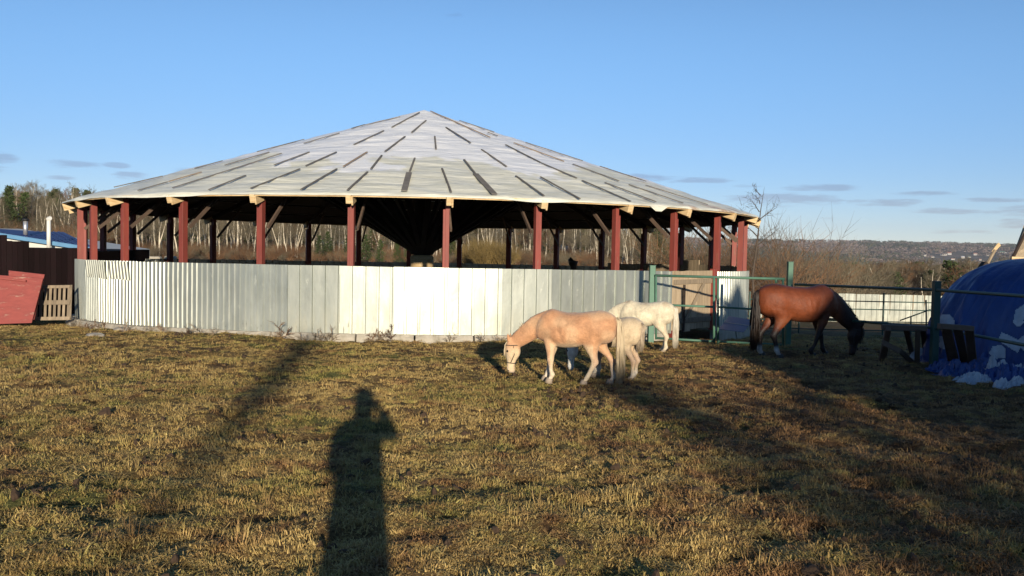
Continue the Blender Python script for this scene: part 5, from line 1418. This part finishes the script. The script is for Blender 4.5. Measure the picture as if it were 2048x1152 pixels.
for x, y, z, q, cq in zip(X_, Y_, Z_, pn, cl_):
    k = random.choice((0, 1, 2, 4, 5)) if q < .12 else random.choice((1, 3, 5, 3))
    if random.random() < .012: k = 6
    s = random.uniform(.6, 1.25) * (1 + max(0, y - 10) * .035); sz = s * random.uniform(.65, 1.1) * (1 if y < 16 else .75) * (.82 + .8 * cq)
    P_.append((x, y, z)); R_.append((random.gauss(0, .15), random.gauss(0, .15), random.uniform(0, 6.28))); S_.append((s, s, sz)); I_.append(k)
scatter('grass', P_, R_, S_, I_, TU)
# manure, clods and leaf litter
clod = []
for i in range(3):
    rnd = random.Random(60 + i); bm = bmesh.new(); bmesh.ops.create_icosphere(bm, subdivisions=2, radius=1)
    for v in bm.verts: v.co *= 1 + rnd.uniform(-.22, .22)
    me = bpy.data.meshes.new('clod'); bm.to_mesh(me); bm.free(); clod.append(me)
m_clod = mat('dark_clod', (.075, .045, .026), .95, noise=(.035, .022, .014), scale=8); [c.materials.append(m_clod) for c in clod]
P_, R_, S_, I_ = [], [], [], []
cen = [(random.uniform(.5, 26), random.uniform(-1, 1)) for _ in range(60)]
for i in range(2600):
    y, u = random.choice(cen) if random.random() < .6 else (random.uniform(3.5, 24), random.uniform(-1, 1))
    y = max(3.4, y); x = u * (y * .55 + .5) + random.gauss(0, .25); y = max(3.4, y + random.gauss(0, .25))
    if math.hypot(x - CX, y - CY) < RS_ + .3: continue
    if x < 0 and random.random() < .5: continue
    s = abs(random.gauss(.014, .012)) + .006; P_.append((x, y, g(x, y) + s * .2)); R_.append((random.uniform(0, 6),) * 3); S_.append((s * 1.3, s, s * .6)); I_.append(random.randrange(3))
scatter('dirt_clods', P_, R_, S_, I_, clod)
# weeds along the footing
WE = [as_mesh(shrub_meshes(700 + i, .45, 5, (4, 2), .6, .012), 'weed', m_grey if i else m_rust) for i in range(3)]
for i in range(34):
    px = random.choice((random.uniform(150, 330), random.uniform(560, 830), random.uniform(830, 1290), random.uniform(240, 560)))
    aa = ang_px(px, RS_ + .22, 0); p = pen(aa, RS_ + .24 + random.uniform(0, .12), 0)
    o = bpy.data.objects.new('dry_weed', random.choice(WE)); COL.objects.link(o); o.location = (p.x, p.y, g(p.x, p.y) - .01)
    s = random.uniform(.25, .6); o.scale = (s * 1.6, s * 1.6, s); o.rotation_euler = (random.gauss(0, .5), random.gauss(0, .5), i)
    tag(o, 'dry leafless weed at the footing below ' + ('the left corrugated sheets' if px < 368 else 'the fourth front post' if px < 523 else 'the fifth front post' if px < 704 else 'the brightest sheets' if px < 1050 else 'the sheets behind the ponies'), 'weed', 'dry weeds along the pen footing')
for i, (px, py, s, lb) in enumerate(((190, 673, .13, 'grey field stone lying in the grass in front of the left footing'), (160, 646, .20, 'pale rubble block at the left end of the pen footing'), (245, 662, .15, 'broken concrete lump against the corrugated steel footing'))):
    p = gp(px, py); bm = bmesh.new(); bmesh.ops.create_icosphere(bm, subdivisions=2, radius=1); rnd = random.Random(i)
    for v in bm.verts: v.co *= 1 + rnd.uniform(-.16, .16)
    me = bpy.data.meshes.new('stone'); bm.to_mesh(me); bm.free(); me.materials.append(m_stone)
    o = bpy.data.objects.new('stone', me); COL.objects.link(o); o.location = (p.x, p.y, p.z + s * .1); o.scale = (s * 1.5, s, s * .55); tag(o, lb, 'stone')

# ---------------------------------------------------------------- air
hz = MB().box((0, 2500, 15), (9000, 6400, 180)).build('haze', m_pine, None)
hz.location = (0, 0, 0)
M = bpy.data.materials.new('thin_air'); M.use_nodes = True; M.node_tree.nodes.clear()
pv = M.node_tree.nodes.new('ShaderNodeVolumePrincipled'); pv.inputs['Density'].default_value = 0.00005; pv.inputs['Color'].default_value = (.82, .88, 1, 1); pv.inputs['Anisotropy'].default_value = 0.0
mo = M.node_tree.nodes.new('ShaderNodeOutputMaterial'); M.node_tree.links.new(pv.outputs[0], mo.inputs['Volume'])
hz.data.materials.clear(); hz.data.materials.append(M); hz['kind'] = 'stuff'
